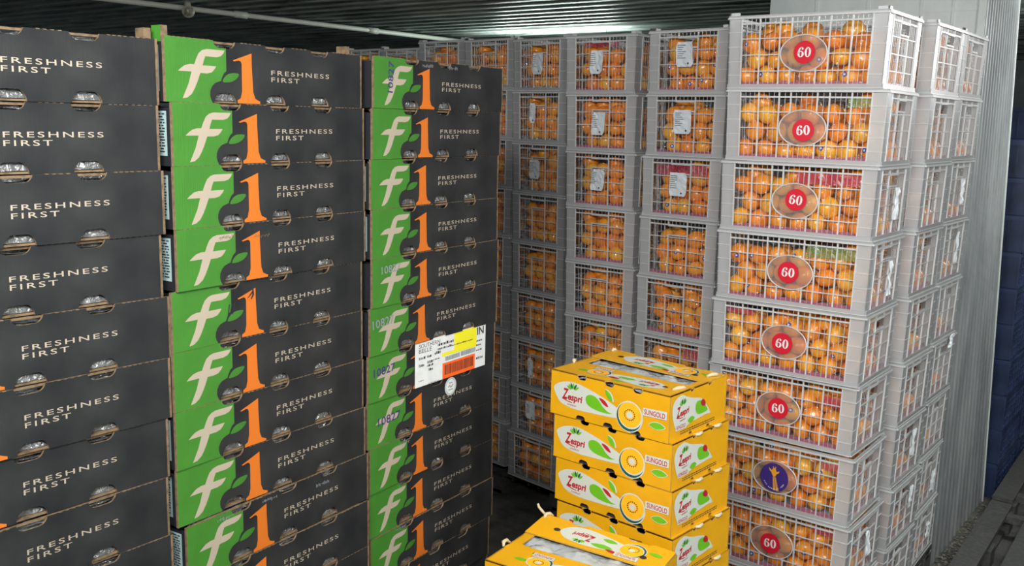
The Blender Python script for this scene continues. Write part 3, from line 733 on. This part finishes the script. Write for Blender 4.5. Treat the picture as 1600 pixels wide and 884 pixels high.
A = [[-1.0856, 3.5109, 0.4081, -0.0023], [-1.0664, 3.5127, 0.1353, 0.0313], [-1.077, 3.5099, -0.1343, 0.0075], [-1.0748, 3.5113, -0.406, 0.0132], [-1.0757, 3.5067, -0.6794, 0.0184], [-1.0867, 3.5184, -0.9498, -0.0064], [-1.0703, 3.5013, -1.2237, 0.0146], [-1.0661, 3.4974, -1.4958, -0.011]]
B = [[-1.8208, 3.7971, 0.3986, -0.0825], [-1.8158, 3.7959, 0.1273, -0.0699], [-1.8191, 3.7948, -0.1437, -0.0641], [-1.8198, 3.7948, -0.416, -0.0636], [-1.8199, 3.7936, -0.6883, -0.0673], [-1.8206, 3.7887, -0.9607, -0.0704]]
C = [[-2.331, 3.9073, 0.4007, -0.0392], [-2.3217, 3.9153, 0.1271, -0.0304], [-2.3168, 3.9178, -0.1434, -0.0334], [-2.3075, 3.9238, -0.4154, -0.0301], [-2.3027, 3.9252, -0.6876, -0.0355], [-2.2993, 3.928, -0.9594, -0.0375]]
D = [[-2.8753, 4.1382, 0.4218, -0.1566], [-2.8718, 4.1373, 0.1507, -0.1532], [-2.8674, 4.1408, -0.1206, -0.1542], [-2.8639, 4.1454, -0.3923, -0.1553], [-2.8591, 4.1488, -0.6644, -0.1488], [-2.8559, 4.1492, -0.9367, -0.1413], [-2.8449, 4.1444, -1.2098, -0.141]]
A2 = [[-1.0568, 4.015, 0.408, -0.0235], [-1.0554, 4.0186, 0.1346, -0.0175], [-1.0546, 4.0179, -0.1367, 0.0071], [-1.0676, 4.0155, -0.4082, -0.0093], [-1.0638, 4.0156, -0.6803, -0.0107], [-1.0616, 4.0124, -0.9527, -0.0151], [-1.0667, 4.0183, -1.2238, -0.017], [-1.061, 4.017, -1.496, -0.0185]]
A3 = [[-1.0601, 4.4649, 0.4121, -0.0046], [-1.0612, 4.4666, 0.1392, -0.0075], [-1.0704, 4.4638, -0.1322, -0.0142], [-1.0716, 4.4632, -0.4042, -0.018], [-1.0689, 4.4615, -0.6766, -0.0119], [-1.0663, 4.4647, -0.948, -0.0097], [-1.0697, 4.4674, -1.2195, -0.0003], [-1.0679, 4.4657, -1.4917, 0.0188]]
E_ = [[-3.292, 4.235, 0.437, -0.12]]; G_ = [[-3.715, 4.31, 0.445, -0.10]]; H_ = [[-4.13, 4.40, 0.417, -0.10]]; J_ = [[-4.56, 4.50, 0.43, -0.10]]
STACKS = [('A', A, 'long', 'the nearest crate stack'), ('B', B, 'end', 'the stack left of the nearest crate stack'), ('A2', A2, 'long', 'stack right behind the nearest one'), ('A3', A3, 'long', 'rearmost stack beside the ribbed wall'),
           ('C', C, 'end', 'the stack rising behind yellow cartons'), ('D', D, 'end', 'stack just left of yellow cartons'),
          ('E', E_, 'end', 'stack bordering the right black cartons'), ('G', G_, 'end', 'taller stack peeking over black cartons'),
          ('H', H_, 'end', 'lower stack peeking over black cartons'), ('J', J_, 'end', 'leftmost stack peeking over black cartons')]
LABELS_B = {('B', 0): (0.203, .165, .084, .105), ('B', 1): (0.20, .150, .088, .103), ('B', 2): (0.203, .150, .088, .103),
            ('C', 0): (0.215, .145, .072, .108), ('C', 1): (0.205, .130, .074, .105), ('C', 2): (0.205, .135, .078, .100),
            ('D', 0): (0.205, .140, .078, .110), ('D', 1): (0.232, .155, .042, .105), ('D', 2): (0.215, .130, .078, .100), ('D', 6): (0.225, .120, .040, .11), ('D', 7): (0.225, .150, .070, .10)}
LABELS_A = {('A', 2): (0.2, .13, .065, .12), ('A', 3): (0.2, .12, .065, .13), ('A', 7): (0.2, .15, .08, .11), ('A2', 6): (0.2, .16, .06, .12), ('A2', 7): (0.22, .18, .06, .10), ('A3', 2): (0.2, .13, .08, .11), ('A3', 3): (0.2, .15, .06, .14),
            ('A3', 5): (0.26, .25, .11, .06), ('A3', 7): (0.2, .12, .08, .10), ('A3', 8): (0.2, .15, .08, .09)}
crates = {}; seed = 100
for nm, poses, kind, where in STACKS:
    for k in range(9):
        seed += 1
        if k < len(poses): x, y, z, a = poses[k]
        else:
            x, y, z, a = poses[-1]; r_ = random.Random(seed); x += r_.uniform(-.006, .006); a += r_.uniform(-.01, .01); z -= 0.2719*(k-len(poses)+1)
        z = poses[0][2]-0.2719*k if len(poses) > 1 else z
        n = Vector((x, y, z-KH))
        if kind == 'long': loc = n-KL*dirv(a); rz = a
        else: loc = n; rz = a+pi/2
        o = mesh_obj('plastic_crate', K_TOP if k == 0 else K_BODY, None, loc, rz); crates[(nm, k)] = o
        desc = f'{"topmost" if k == 0 else ORD[k]+" down"} in {where}'
        tag(o, f'white mesh fruit crate, {desc}', 'crate', 'white plastic mesh fruit crates')
        ov = mesh_obj('oval_plate', K_OVAL, o)
        if nm == 'A' and k != 6:
            r_ = random.Random(k); s = mesh_obj('size_sticker', sticker60(r_.uniform(-.008, .008)+(0.012 if k in (1,) else 0), r_.uniform(-.006, .006)-(0.012 if k == 1 else 0), r_.uniform(-.12, .12)), ov); s['label'] = 'round red sticker reading 60'
        if nm == 'A' and k == 6:
            s = mesh_obj('emblem_sticker', giraffe_sticker(), ov); s['label'] = 'round violet sticker with a yellow giraffe'
        if not (nm in 'GHJ' and k > 2):
            mesh_obj('bag_film', K_FILM[seed % 3], o); mesh_obj('liner', K_LINER[seed % 2], o)
            fill_crate(o, kind, nm in 'AB', (ORD[k]+' down in' if k else 'topping')+(' nearest stack' if nm == 'A' else ' stack beside it' if 0 else ' stack left of nearest'), seed)
        if (nm, k) in LABELS_B: mesh_obj('paper_label', paper_label(0, *LABELS_B[(nm, k)], seed), o)
        if (nm, k) in LABELS_A: mesh_obj('paper_label', paper_label(1, *LABELS_A[(nm, k)], seed, 0.45), o)
for key, x0, x1, z0, z1, m, side in ((('A', 2), .30, .545, .195, .238, 'red_film', 'f'), (('A', 3), .36, .545, .195, .238, 'green_film', 'f'), (('A', 1), .46, .545, .205, .238, 'green_film', 'f'), (('A', 5), .47, .545, .175, .215, 'red_film', 'f'), (('A', 6), .48, .545, .205, .238, 'red_film', 'f'),
     (('A', 4), .06, .17, .215, .238, 'red_film', 'f'), (('B', 2), .07, .33, .190, .238, 'red_film', 'end0'), (('C', 0), .10, .30, .215, .238, 'red_film', 'end0'), (('B', 5), .06, .14, .18, .235, 'red_film', 'end0'), (('A', 7), .46, .54, .215, .238, 'red_film', 'f')):
    mesh_obj('bag_header', header(x0, x1, z0, z1, m, side, int(x0*100)), crates[key])
me = bpy.data.meshes.new('tangerine_fill'); me.from_pydata(stuff_v, [], stuff_f); me.materials.append(M['peel'])
me.polygons.foreach_set('use_smooth', [True]*len(stuff_f)); me.update()
o = mesh_obj('tangerine_fill', me); tag(o, 'mass of orange tangerines packed in all the remaining white crates', 'tangerines', None, 'stuff')

# ------------------------------------------------------------------ yellow kiwi cartons
ZW, ZD, ZH = 0.400, 0.313, 0.1315
ZN = [0.109, 0.204, 0.297]; EN = [0.112, 0.209]
def edge_outline(W, H, cs, w, ht, hb):
    o = [(0, 0)]
    for c in cs: o += [(c-w/2, 0)]+[(c-w/2*cos(t), hb*min(1, 1.2*sin(t))) for t in (pi*i/8 for i in range(1, 8))]+[(c+w/2, 0)]
    o += [(W, 0), (W, H)]
    for c in reversed(cs): o += notch_top(c, w, ht, H, 4)
    return o+[(0, H)]
def z_body():
    b = MB('yellow_board', 'board_edge', 'hole_dark'); T = 0.004
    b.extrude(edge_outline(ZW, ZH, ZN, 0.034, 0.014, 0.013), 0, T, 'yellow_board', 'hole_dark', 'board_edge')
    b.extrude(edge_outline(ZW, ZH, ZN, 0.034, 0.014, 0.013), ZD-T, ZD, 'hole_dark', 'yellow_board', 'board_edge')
    eo = edge_outline(ZD-2*T, ZH, EN, 0.018, 0.011, 0.008)
    n0 = len(b.v); b.extrude(eo, 0, T, 'yellow_board', 'hole_dark', 'board_edge')
    for i in range(n0, len(b.v)): x, y, z = b.v[i]; b.v[i] = (ZW-y, x+T, z)
    n0 = len(b.v); b.extrude(eo, 0, T, 'yellow_board', 'hole_dark', 'board_edge')
    for i in range(n0, len(b.v)): x, y, z = b.v[i]; b.v[i] = (y, ZD-T-x, z)
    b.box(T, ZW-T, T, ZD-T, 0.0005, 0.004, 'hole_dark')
    # dark strips added behind the hand holes, standing in for interior shade
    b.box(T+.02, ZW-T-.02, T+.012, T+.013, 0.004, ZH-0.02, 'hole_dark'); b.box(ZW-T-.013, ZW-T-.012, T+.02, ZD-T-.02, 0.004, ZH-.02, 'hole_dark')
    return b.mesh('kiwi_carton_body')
def z_flap_front():
    """front top flap plus the narrow end margins, in the XY plane"""
    b = MB('yellow_board', 'board_edge', 'hole_dark'); pts = [(0, 0)]
    for c in ZN: pts += [(c-0.013, 0)]+[(c-0.013*cos(t), 0.012*min(1, 1.2*sin(t))) for t in (pi*i/8 for i in range(1, 8))]+[(c+0.013, 0)]
    pts += [(ZW, 0), (ZW, ZD-0.09), (ZW-0.024, ZD-0.095), (ZW-0.024, 0.134), (ZW-0.045, 0.128), (0.045, 0.128), (0.030, 0.134), (0.030, ZD-0.095), (0, ZD-0.09)]
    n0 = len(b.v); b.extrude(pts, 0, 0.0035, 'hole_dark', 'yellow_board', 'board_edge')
    for i in range(n0, len(b.v)): x, y, z = b.v[i]; b.v[i] = (x, z, ZH-0.0035+y)
    return b.mesh('front_flap')
def z_flap_back():
    b = MB('yellow_board', 'board_edge', 'hole_dark'); w = 0.112
    pts = [(0, 0), (ZW, 0), (ZW, w-0.006), (ZW-0.06, w), (ZW-0.075, w-0.009), (ZW-0.13, w-0.009), (ZW-0.14, w), (0.30, w), (0.14, w), (0.125, w-0.012), (0.095, w-0.012), (0.085, w), (0.012, w), (0, w-0.01)]
    b.extrude(pts, 0, 0.0035, 'hole_dark', 'yellow_board', 'board_edge')
    b.v = [(x, z, y) for x, y, z in b.v]
    return b.mesh('back_flap')
def leaf(a, x, y, L, w, ang, m, k, tip=0.0):
    pts = []
    for i in range(9): t = i/8; pts.append((L*t, w*sin(pi*t)**(0.8)*(1-tip*t)))
    for i in range(7, 0, -1): t = i/8; pts.append((L*t, -w*sin(pi*t)**0.8*(1-tip*t)))
    a.shape([(x+p*cos(ang)-q*sin(ang), y+p*sin(ang)+q*cos(ang)) for p, q in pts], m, k)
def brand(a, x, y, w, rot, k, tx=True):
    """leaf fan over red lettering; x,y = lower left of the word"""
    c, s = cos(rot), sin(rot); T = lambda u, v: (x+c*u-s*v, y+s*u+c*v)
    h = w*0.40
    p = T(0, 0); a.text('Z', p[0], p[1], w*0.32, h*1.12, 'print_red', k, 0.035, 0.25, 1, rot)
    p = T(w*0.28, h*0.02-w*0.10*0); a.text('espri', *T(w*0.28, -h*0.22), w*0.72, h*0.9, 'print_red', k, 0.035, 0.12, 1, rot)
    a.shape([T(w*0.0, -h*0.02), T(w*0.30, -h*0.20), T(w*0.52, -h*0.26), T(w*0.52, -h*0.18), T(w*0.3, -h*0.10), T(w*0.06, h*0.06)], 'print_red', k)
    for i, (ang, m) in enumerate(((150, 'print_green'), (130, 'print_green'), (110, 'print_pine'), (88, 'print_green'), (62, 'print_pine'), (38, 'print_green'))):
        t = radians(ang); q = T(w*0.52+w*0.09*cos(t), h*1.02+w*0.07*sin(t)); leaf(a, q[0], q[1], w*0.27, w*0.045, t+rot, m, k)
    if tx: a.text('KIWIFRUIT', *T(w*0.27, -h*0.55), w*0.46, h*0.16, 'print_red', k, 0.02, 0, 1.1, rot)
def kiwi(a, x, y, R_, rot=0, sy=1.0):
    def el(dx, dy, rx, ry, m, k): c, s = cos(rot), sin(rot); a.ell(x+c*dx-s*dy*sy, y+(s*dx+c*dy)*sy, rx, ry*sy, m, k)
    el(0, 0, R_*1.08, R_*1.08, 'print_white', 3); el(-.02*R_, -.02*R_, R_, R_*1.0, 'print_pine', 4)
    el(0.06*R_, 0.09*R_, R_*0.97, R_*0.93, 'print_white', 5); el(0.03*R_, 0.13*R_, R_*0.92, R_*0.86, 'print_amber', 6)
    for i in range(16):
        t = 2*pi*i/16+rot; a.ell(x+R_*(0.03+0.40*cos(t)), y+R_*(0.12+0.36*sin(t))*sy, R_*0.055, R_*0.055, 'hole_dark', 7, 6)
    el(0.03*R_, 0.12*R_, R_*0.25, R_*0.23, 'print_white', 8)
def z_front_print():
    a = Art(front_fr)
    a.smooth([(10, 80), (24, 93), (46, 102), (80, 106.5), (110, 103), (150, 93), (190, 81), (240, 61), (245, 50), (235, 35), (190, 31), (139, 29), (90, 28), (53, 33), (32, 42), (17, 62)], 'print_white', 1, 3)
    brand(a, 42, 52, 72, -0.02, 3)
    a.smooth([(126, 68), (130, 77), (142, 82), (158, 80), (172, 71), (186, 56), (205, 45), (219, 44), (200, 40), (170, 41), (142, 47), (129, 56)], 'print_green', 3, 3)
    a.smooth([(170, 81), (182, 82), (196, 76), (207, 62), (208, 56), (196, 58), (183, 65), (173, 74)], 'print_white', 4, 3)
    a.smooth([(172, 79), (183, 79), (195, 73), (205, 60), (194, 61), (182, 68)], 'print_red', 5, 3)
    leaf(a, 192, 110, 44, 9.0, radians(-48), 'print_white', 2); leaf(a, 191, 108, 41, 7.5, radians(-50), 'print_green', 3)
    kiwi(a, 275, 48, 41)
    a.shape([(318, 84), (394, 87), (394, 64), (318, 62)], 'print_white', 9)
    a.text('SUNGOLD', 323, 66.5, 66, 14.5, 'print_red', 10, 0.02)
    leaf(a, 336, 41, 56, 11, 0.02, 'print_white', 2); leaf(a, 338, 41, 51, 9.5, 0.02, 'print_green', 3)
    return a.mesh('front_print')
def z_end_print():
    a = Art(lambda u, v, o: (ZW+o, u, v))
    a.smooth([(13, 84), (18, 106), (34, 119), (62, 123), (90, 112), (122, 103), (150, 97), (180, 84), (222, 40), (200, 40), (150, 37), (118, 36), (95, 30), (60, 28), (36, 32), (22, 55)], 'print_white', 1, 3)
    brand(a, 36, 62, 66, 0.06, 3)
    a.smooth([(136, 76), (142, 87), (156, 88), (172, 84), (188, 70), (204, 52), (180, 48), (152, 50), (138, 62)], 'print_green', 3, 3)
    a.smooth([(164, 82), (172, 89), (186, 82), (190, 68), (178, 68), (166, 74)], 'print_red', 5, 3)
    leaf(a, 96, 42, 38, 9, 0.05, 'print_green', 3)
    a.rect(34, 26, 92, 44, 'print_white', 2); a.text('SUNGOLD', 38, 29, 48, 11, 'print_red', 3, 0.015)
    r = random.Random(4)
    for ln in range(2):
        x = 60
        while x < 250: w = r.uniform(3, 12); a.rect(x, 18-ln*6, x+w, 20.6-ln*6, 'hole_dark', 2); x += w+2.5
    return a.mesh('end_print')
def z_top_print(which):
    if which == 'front':  # rotated half a turn, read from behind
        a = Art(lambda u, v, o: (0.400-u, 0.128-v, ZH+o*0.8))
        q = 1.0
        a.smooth([(52, 70), (72, 92), (110, 102), (150, 98), (205, 88), (245, 78), (245, 54), (190, 38), (130, 30), (80, 38)], 'print_white', 1, 3)
        brand(a, 78, 52, 62, -0.03, 3, False)
        leaf(a, 150, 62, 62, 10, 0.05, 'print_green', 3); leaf(a, 190, 84, 44, 7, -.1, 'print_red', 4); leaf(a, 170, 98, 40, 7, 0.1, 'print_green', 2)
        kiwi(a, 275, 64, 34, 0, 0.9)
        a.rect(250, 22, 312, 42, 'print_white', 9); a.text('SUNGOLD', 255, 26, 52, 12, 'print_red', 10, 0.015)
        leaf(a, 305, 72, 40, 8, 0.1, 'print_green', 3)
        for x in (68, 298): a.ell(x-10 if x < 100 else x+10, 28 if x > 100 else 60, 8.5, 7, 'hole_dark', 4, 20)
    else:
        a = Art(lambda u, v, o: (u, v, 0.0035+o*0.8))
        a.smooth([(82, 58), (100, 84), (135, 96), (180, 92), (250, 76), (285, 62), (290, 40), (240, 24), (180, 16), (120, 22), (92, 38)], 'print_white', 1, 3)
        brand(a, 185, 66, 66, pi-0.03, 3, False)
        leaf(a, 185, 34, 66, 10, 0.0, 'print_green', 3); leaf(a, 232, 26, 40, 6, -.15, 'print_red', 4); leaf(a, 205, 70, 46, 8, -0.1, 'print_green', 3)
        kiwi(a, 300, 56, 35, 2.6, 0.9)
        a.rect(262, 8, 330, 26, 'print_white', 9); a.text('SUNGOLD', 324, 23, 56, 11, 'print_red', 10, 0.015, 0, 1, pi)
        leaf(a, 340, 68, 42, 8, -0.1, 'print_green', 3)
        for x, y in ((72, 52), (336, 40)): a.ell(x, y, 10, 8, 'hole_dark', 4, 20)
    return a.mesh(which+'_flap_print')
def z_bag():
    b = MB('bag_film'); nx, ny = 60, 44; vs = []
    for j in range(ny+1):
        for i in range(nx+1):
            x = 0.008+(ZW-0.016)*i/nx; y = 0.008+(ZD-0.016)*j/ny
            q = noise.fractal(Vector((x*20, y*20, 3)), 0.75, 2.1, 5); bl = 0.010*sin(x*48+sin(y*30))*sin(y*40+1)
            mid = max(0, 1-((y-0.172)/0.055)**2)
            rdg = abs(noise.noise(Vector((x*22+q*2, y*20, 9))))
            z = ZH-0.012+0.007*q+bl*0.25+mid*(0.006-0.010*rdg)
            vs.append((x, y, min(z, ZH-0.006+0.012*mid)))
    b.raw(vs, [(j*(nx+1)+i, j*(nx+1)+i+1, (j+1)*(nx+1)+i+1, (j+1)*(nx+1)+i) for j in range(ny) for i in range(nx)], 'bag_film')
    return b.mesh('kiwi_bag', True, fix=False)
Z_BODY, Z_FF, Z_FB, Z_FP, Z_EP, Z_TF, Z_TB, Z_BAG = z_body(), z_flap_front(), z_flap_back(), z_front_print(), z_end_print(), z_top_print('front'), z_top_print('back'), z_bag()
def glue_mesh(pts):
    b = MB('glue'); b.tube(pts, [0.003, 0.0055, 0.005, 0.003][:len(pts)], 'glue', 8); return b.mesh('twine_knot', True)
def make_kiwi(loc, rz, label, lift=0.0, full=True):
    o = mesh_obj('kiwi_carton', Z_BODY, None, loc, rz); tag(o, label, 'carton', 'yellow kiwi cartons')
    mesh_obj('front_print', Z_FP, o); mesh_obj('end_print', Z_EP, o)
    ff = mesh_obj('front_flap', Z_FF, o); fb = mesh_obj('back_flap', Z_FB, o)
    fb.location = (0, ZD-0.110, ZH-0.0035) ; fb.rotation_euler = (0, 0, 0)
    if full:
        mesh_obj('flap_print', Z_TF, ff); mesh_obj('flap_print', Z_TB, fb); mesh_obj('bag_film', Z_BAG, o)
        if lift: fb.location = (0, ZD-0.115, ZH+0.001); fb.rotation_euler = (lift, radians(0.8), 0)
    return o
Z = [[-1.1622, 2.2031, -0.7126, -0.0486], [-1.1515, 2.2089, -0.8445, -0.0512], [-1.1452, 2.2105, -0.9767, -0.0619], [-1.1347, 2.2066, -1.1091, -0.0676], [-1.1375, 2.2128, -1.2419, -0.0867]]
for k in range(10):
    if k < 5: x, y, z, a = Z[k]
    else: x, y, z, a = Z[-1]; a += R.uniform(-.01, .02); x += R.uniform(-.006, .002)
    z = Z[0][2]-k*0.1322
    if k == 0: lab = 'yellow kiwi carton topmost in the tall yellow stack, open showing grey bag film'
    else: lab = f'yellow kiwi carton with white leaf print, {ORD[k]} down in the tall yellow stack'
    o = make_kiwi(Vector((x, y, z-ZH))-ZW*dirv(a), a, lab, radians(1.2) if k == 0 else 0, k == 0)
    if k == 0:
        for p in ([(0.010, 0.095, ZH+.002), (0.004, 0.10, ZH+.008), (0.0, 0.112, ZH+.006), (-.002, .118, ZH)], [(0.012, 0.288, ZH+.004), (0.012, 0.296, ZH+.010), (0.014, 0.304, ZH+.008), (.014, .31, ZH+.004)], [(ZW-.03, 0.06, ZH), (ZW-.022, .075, ZH+.004), (ZW-.014, .09, ZH+.004), (ZW-.012, .10, ZH)], [(ZW-.03, 0.245, ZH+.002), (ZW-.022, .255, ZH+.007), (ZW-.014, .27, ZH+.007), (ZW-.012, .28, ZH+.002)]):
            mesh_obj('twine_knot', glue_mesh(p), o)
    else:
        for y_ in (0.14, 0.245):
            mesh_obj('twine_knot', glue_mesh([(ZW-.004, y_-.02, ZH-.002), (ZW+.003, y_-.008, ZH-.002), (ZW+.003, y_+.008, ZH-.001), (ZW-.004, y_+.02, ZH-.002)]), o)
zf_n = Vector((-1.062, 1.846, -1.121))
for k in range(7):
    lab = 'yellow kiwi carton low in front, open top with one raised flap' if k == 0 else f'yellow kiwi carton, {ORD[k]} down in the low front yellow stack'
    a = 0.10
    o = make_kiwi(zf_n-ZW*dirv(a)-Vector((0, 0, ZH+k*0.1322)), a, lab, radians(6.0) if k == 0 else 0, k == 0)
    if k == 0:
        for p in ([(0.0, 0.088, ZH+.002), (-.006, 0.097, ZH+.010), (-0.006, 0.112, ZH+.010), (0.0, .122, ZH)], [(0.008, 0.290, ZH+.012), (0.006, 0.300, ZH+.020), (0.012, 0.312, ZH+.020), (.02, .318, ZH+.012)]):
            mesh_obj('twine_knot', glue_mesh(p), o)
        b = MB('glue'); b.tube([(0.008, 0.300, ZH+.016), (-0.010, 0.306, ZH+.024), (-0.022, 0.308, ZH+.032), (-0.024, 0.306, ZH+.042)], [.003, .004, .004, .003], 'glue', 8); mesh_obj('twine_end', b.mesh('twine_end', True), o)

# ------------------------------------------------------------------ black pallets
def pallet_mesh(wx, wy, h=0.138, boards=6):
    b = MB('pallet'); bw = wx/(boards+(boards-1)*0.85); g = bw*0.85
    for i in range(boards):
        x = i*(bw+g); b.box(x, x+bw, 0, wy, h-0.022, h, 'pallet')
        b.box(x+bw*0.1, x+bw*0.2, 0, wy, h-0.04, h-0.022, 'pallet'); b.box(x+bw*0.8, x+bw*0.9, 0, wy, h-0.04, h-0.022, 'pallet')
    for t in (0.1, 0.9):
        y = t*(wy-0.06); b.box(0, wx, y, y+0.06, h-0.05, h-0.012, 'pallet')
    for tx in (0, .5, 1):
        for ty in (0, .5, 1): x = tx*(wx-0.12); y = ty*(wy-0.12); b.box(x, x+0.12, y, y+0.12, 0.0, h-0.04, 'pallet')
        x = tx*(wx-0.1); b.box(x, x+0.1, 0, wy, 0, 0.018, 'pallet')
    return b.mesh('pallet_body')
def pallet(x0, x1, y0, y1, label, rz=0.0):
    o = mesh_obj('pallet', pallet_mesh(x1-x0, y1-y0), None, (x0, y0, FZ), rz); tag(o, label, 'pallet'); return o
pallet(-2.34, -1.86, 0.52, 1.78, 'black plastic pallet under the left black carton stacks')
pallet(-2.38, -1.92, 1.83, 2.50, 'black plastic pallet under the right black carton stack')
pallet(-1.70, -1.08, 3.50, 4.42, 'black plastic pallet under the nearest crate stacks'); pallet(-1.70, -1.08, 4.44, 4.90, 'black plastic pallet under the rearmost crate stack')
pallet(-2.75, -1.84, 3.86, 4.46, 'black plastic pallet under the two middle crate stacks')
pallet(-3.9, -2.86, 4.26, 4.86, 'black plastic pallet under the crates beside the black cartons'); pallet(-5.0, -3.95, 4.42, 5.0, 'black plastic pallet under the far left crates')
pallet(-1.56, -1.14, 2.22, 2.54, 'black plastic pallet under the tall yellow stack'); pallet(-1.48, -1.08, 1.84, 2.16, 'black plastic pallet under the low yellow stack')
pallet(-0.95, 0.15, 4.55, 5.75, 'empty black pallet on the aisle floor nearest the ribbed wall', 0.025)
pallet(-0.99, 0.11, 5.82, 7.02, 'empty black pallet in the middle of the aisle row', 0.025)
pallet(-1.02, 0.08, 7.09, 8.29, 'empty black pallet farthest along the aisle', 0.025)

# ------------------------------------------------------------------ navy crates beyond the ribbed wall
def navy_mesh():
    b = MB('navy'); L, W, h = 0.60, 0.42, 0.212
    for put in (lambda u0, u1, d0, d1, z0, z1: b.box(W-d1, W-d0, u0, u1, z0, z1, 'navy'), lambda u0, u1, d0, d1, z0, z1: b.box(d0, d1, u0, u1, z0, z1, 'navy')):
        put(0, L, 0.004, 0.007, 0, h); put(0, L, -0.006, 0.006, h-0.028, h-0.004); put(0, L, -0.003, 0.006, 0, 0.018)
        for i in range(9): u = i*(L-0.006)/8; put(u, u+0.008, -0.005, 0.006, 0.01, h-0.02)
        for z in (0.06, 0.11, 0.15): put(0, L, -0.004, 0.006, z, z+0.005)
    for put in (lambda u0, u1, d0, d1, z0, z1: b.box(u0, u1, d0, d1, z0, z1, 'navy'), lambda u0, u1, d0, d1, z0, z1: b.box(u0, u1, L-d1, L-d0, z0, z1, 'navy')):
        put(0, W, 0.004, 0.007, 0, h); put(0, W, -0.006, 0.006, h-0.028, h-0.004)
        for i in range(6): u = i*(W-0.006)/5; put(u, u+0.008, -0.005, 0.006, 0.01, h-0.02)
    b.box(0, W, 0, L, 0.002, 0.008, 'navy')
    return b.mesh('navy_crate_body')
NV = navy_mesh()
for ci, (yy, nrow, wn) in enumerate(((6.16, 10, 'nearest the ribbed wall'), (6.80, 10, 'in the middle of the row'), (7.44, 11, 'farthest down the aisle'))):
    for k in range(nrow):
        z = FZ+0.0+k*0.214
        o = mesh_obj('navy_crate', NV, None, (-1.46+R.uniform(-.006, .006), yy, z), R.uniform(-.01, .01))
        tag(o, f'dark blue ribbed crate, {("bottom" if k == 0 else COLN[k] if k < 8 else ORD[k])} level up, stack {wn}', 'crate', 'dark blue crates beyond the ribbed wall')

# litter along the foot of the ribbed wall
b = MB('dust'); r = random.Random(9)
for i in range(420):
    y = r.uniform(4.6, 6.0); x = -1.075+abs(r.gauss(0, .05)); s = r.uniform(.003, .011); t = r.uniform(0, pi); z = FZ+r.uniform(.001, .006)
    b.poly([(x+s*cos(t+q), y+s*sin(t+q)*r.uniform(.5, 1), z+r.uniform(0, .006)) for q in (0, 1.7, 3.1, 4.6)], 'dust')
o = mesh_obj('floor_litter', b.mesh('floor_litter', fix=False)); tag(o, 'dry leaf litter and dust along the foot of the ribbed wall', 'litter', None, 'stuff')
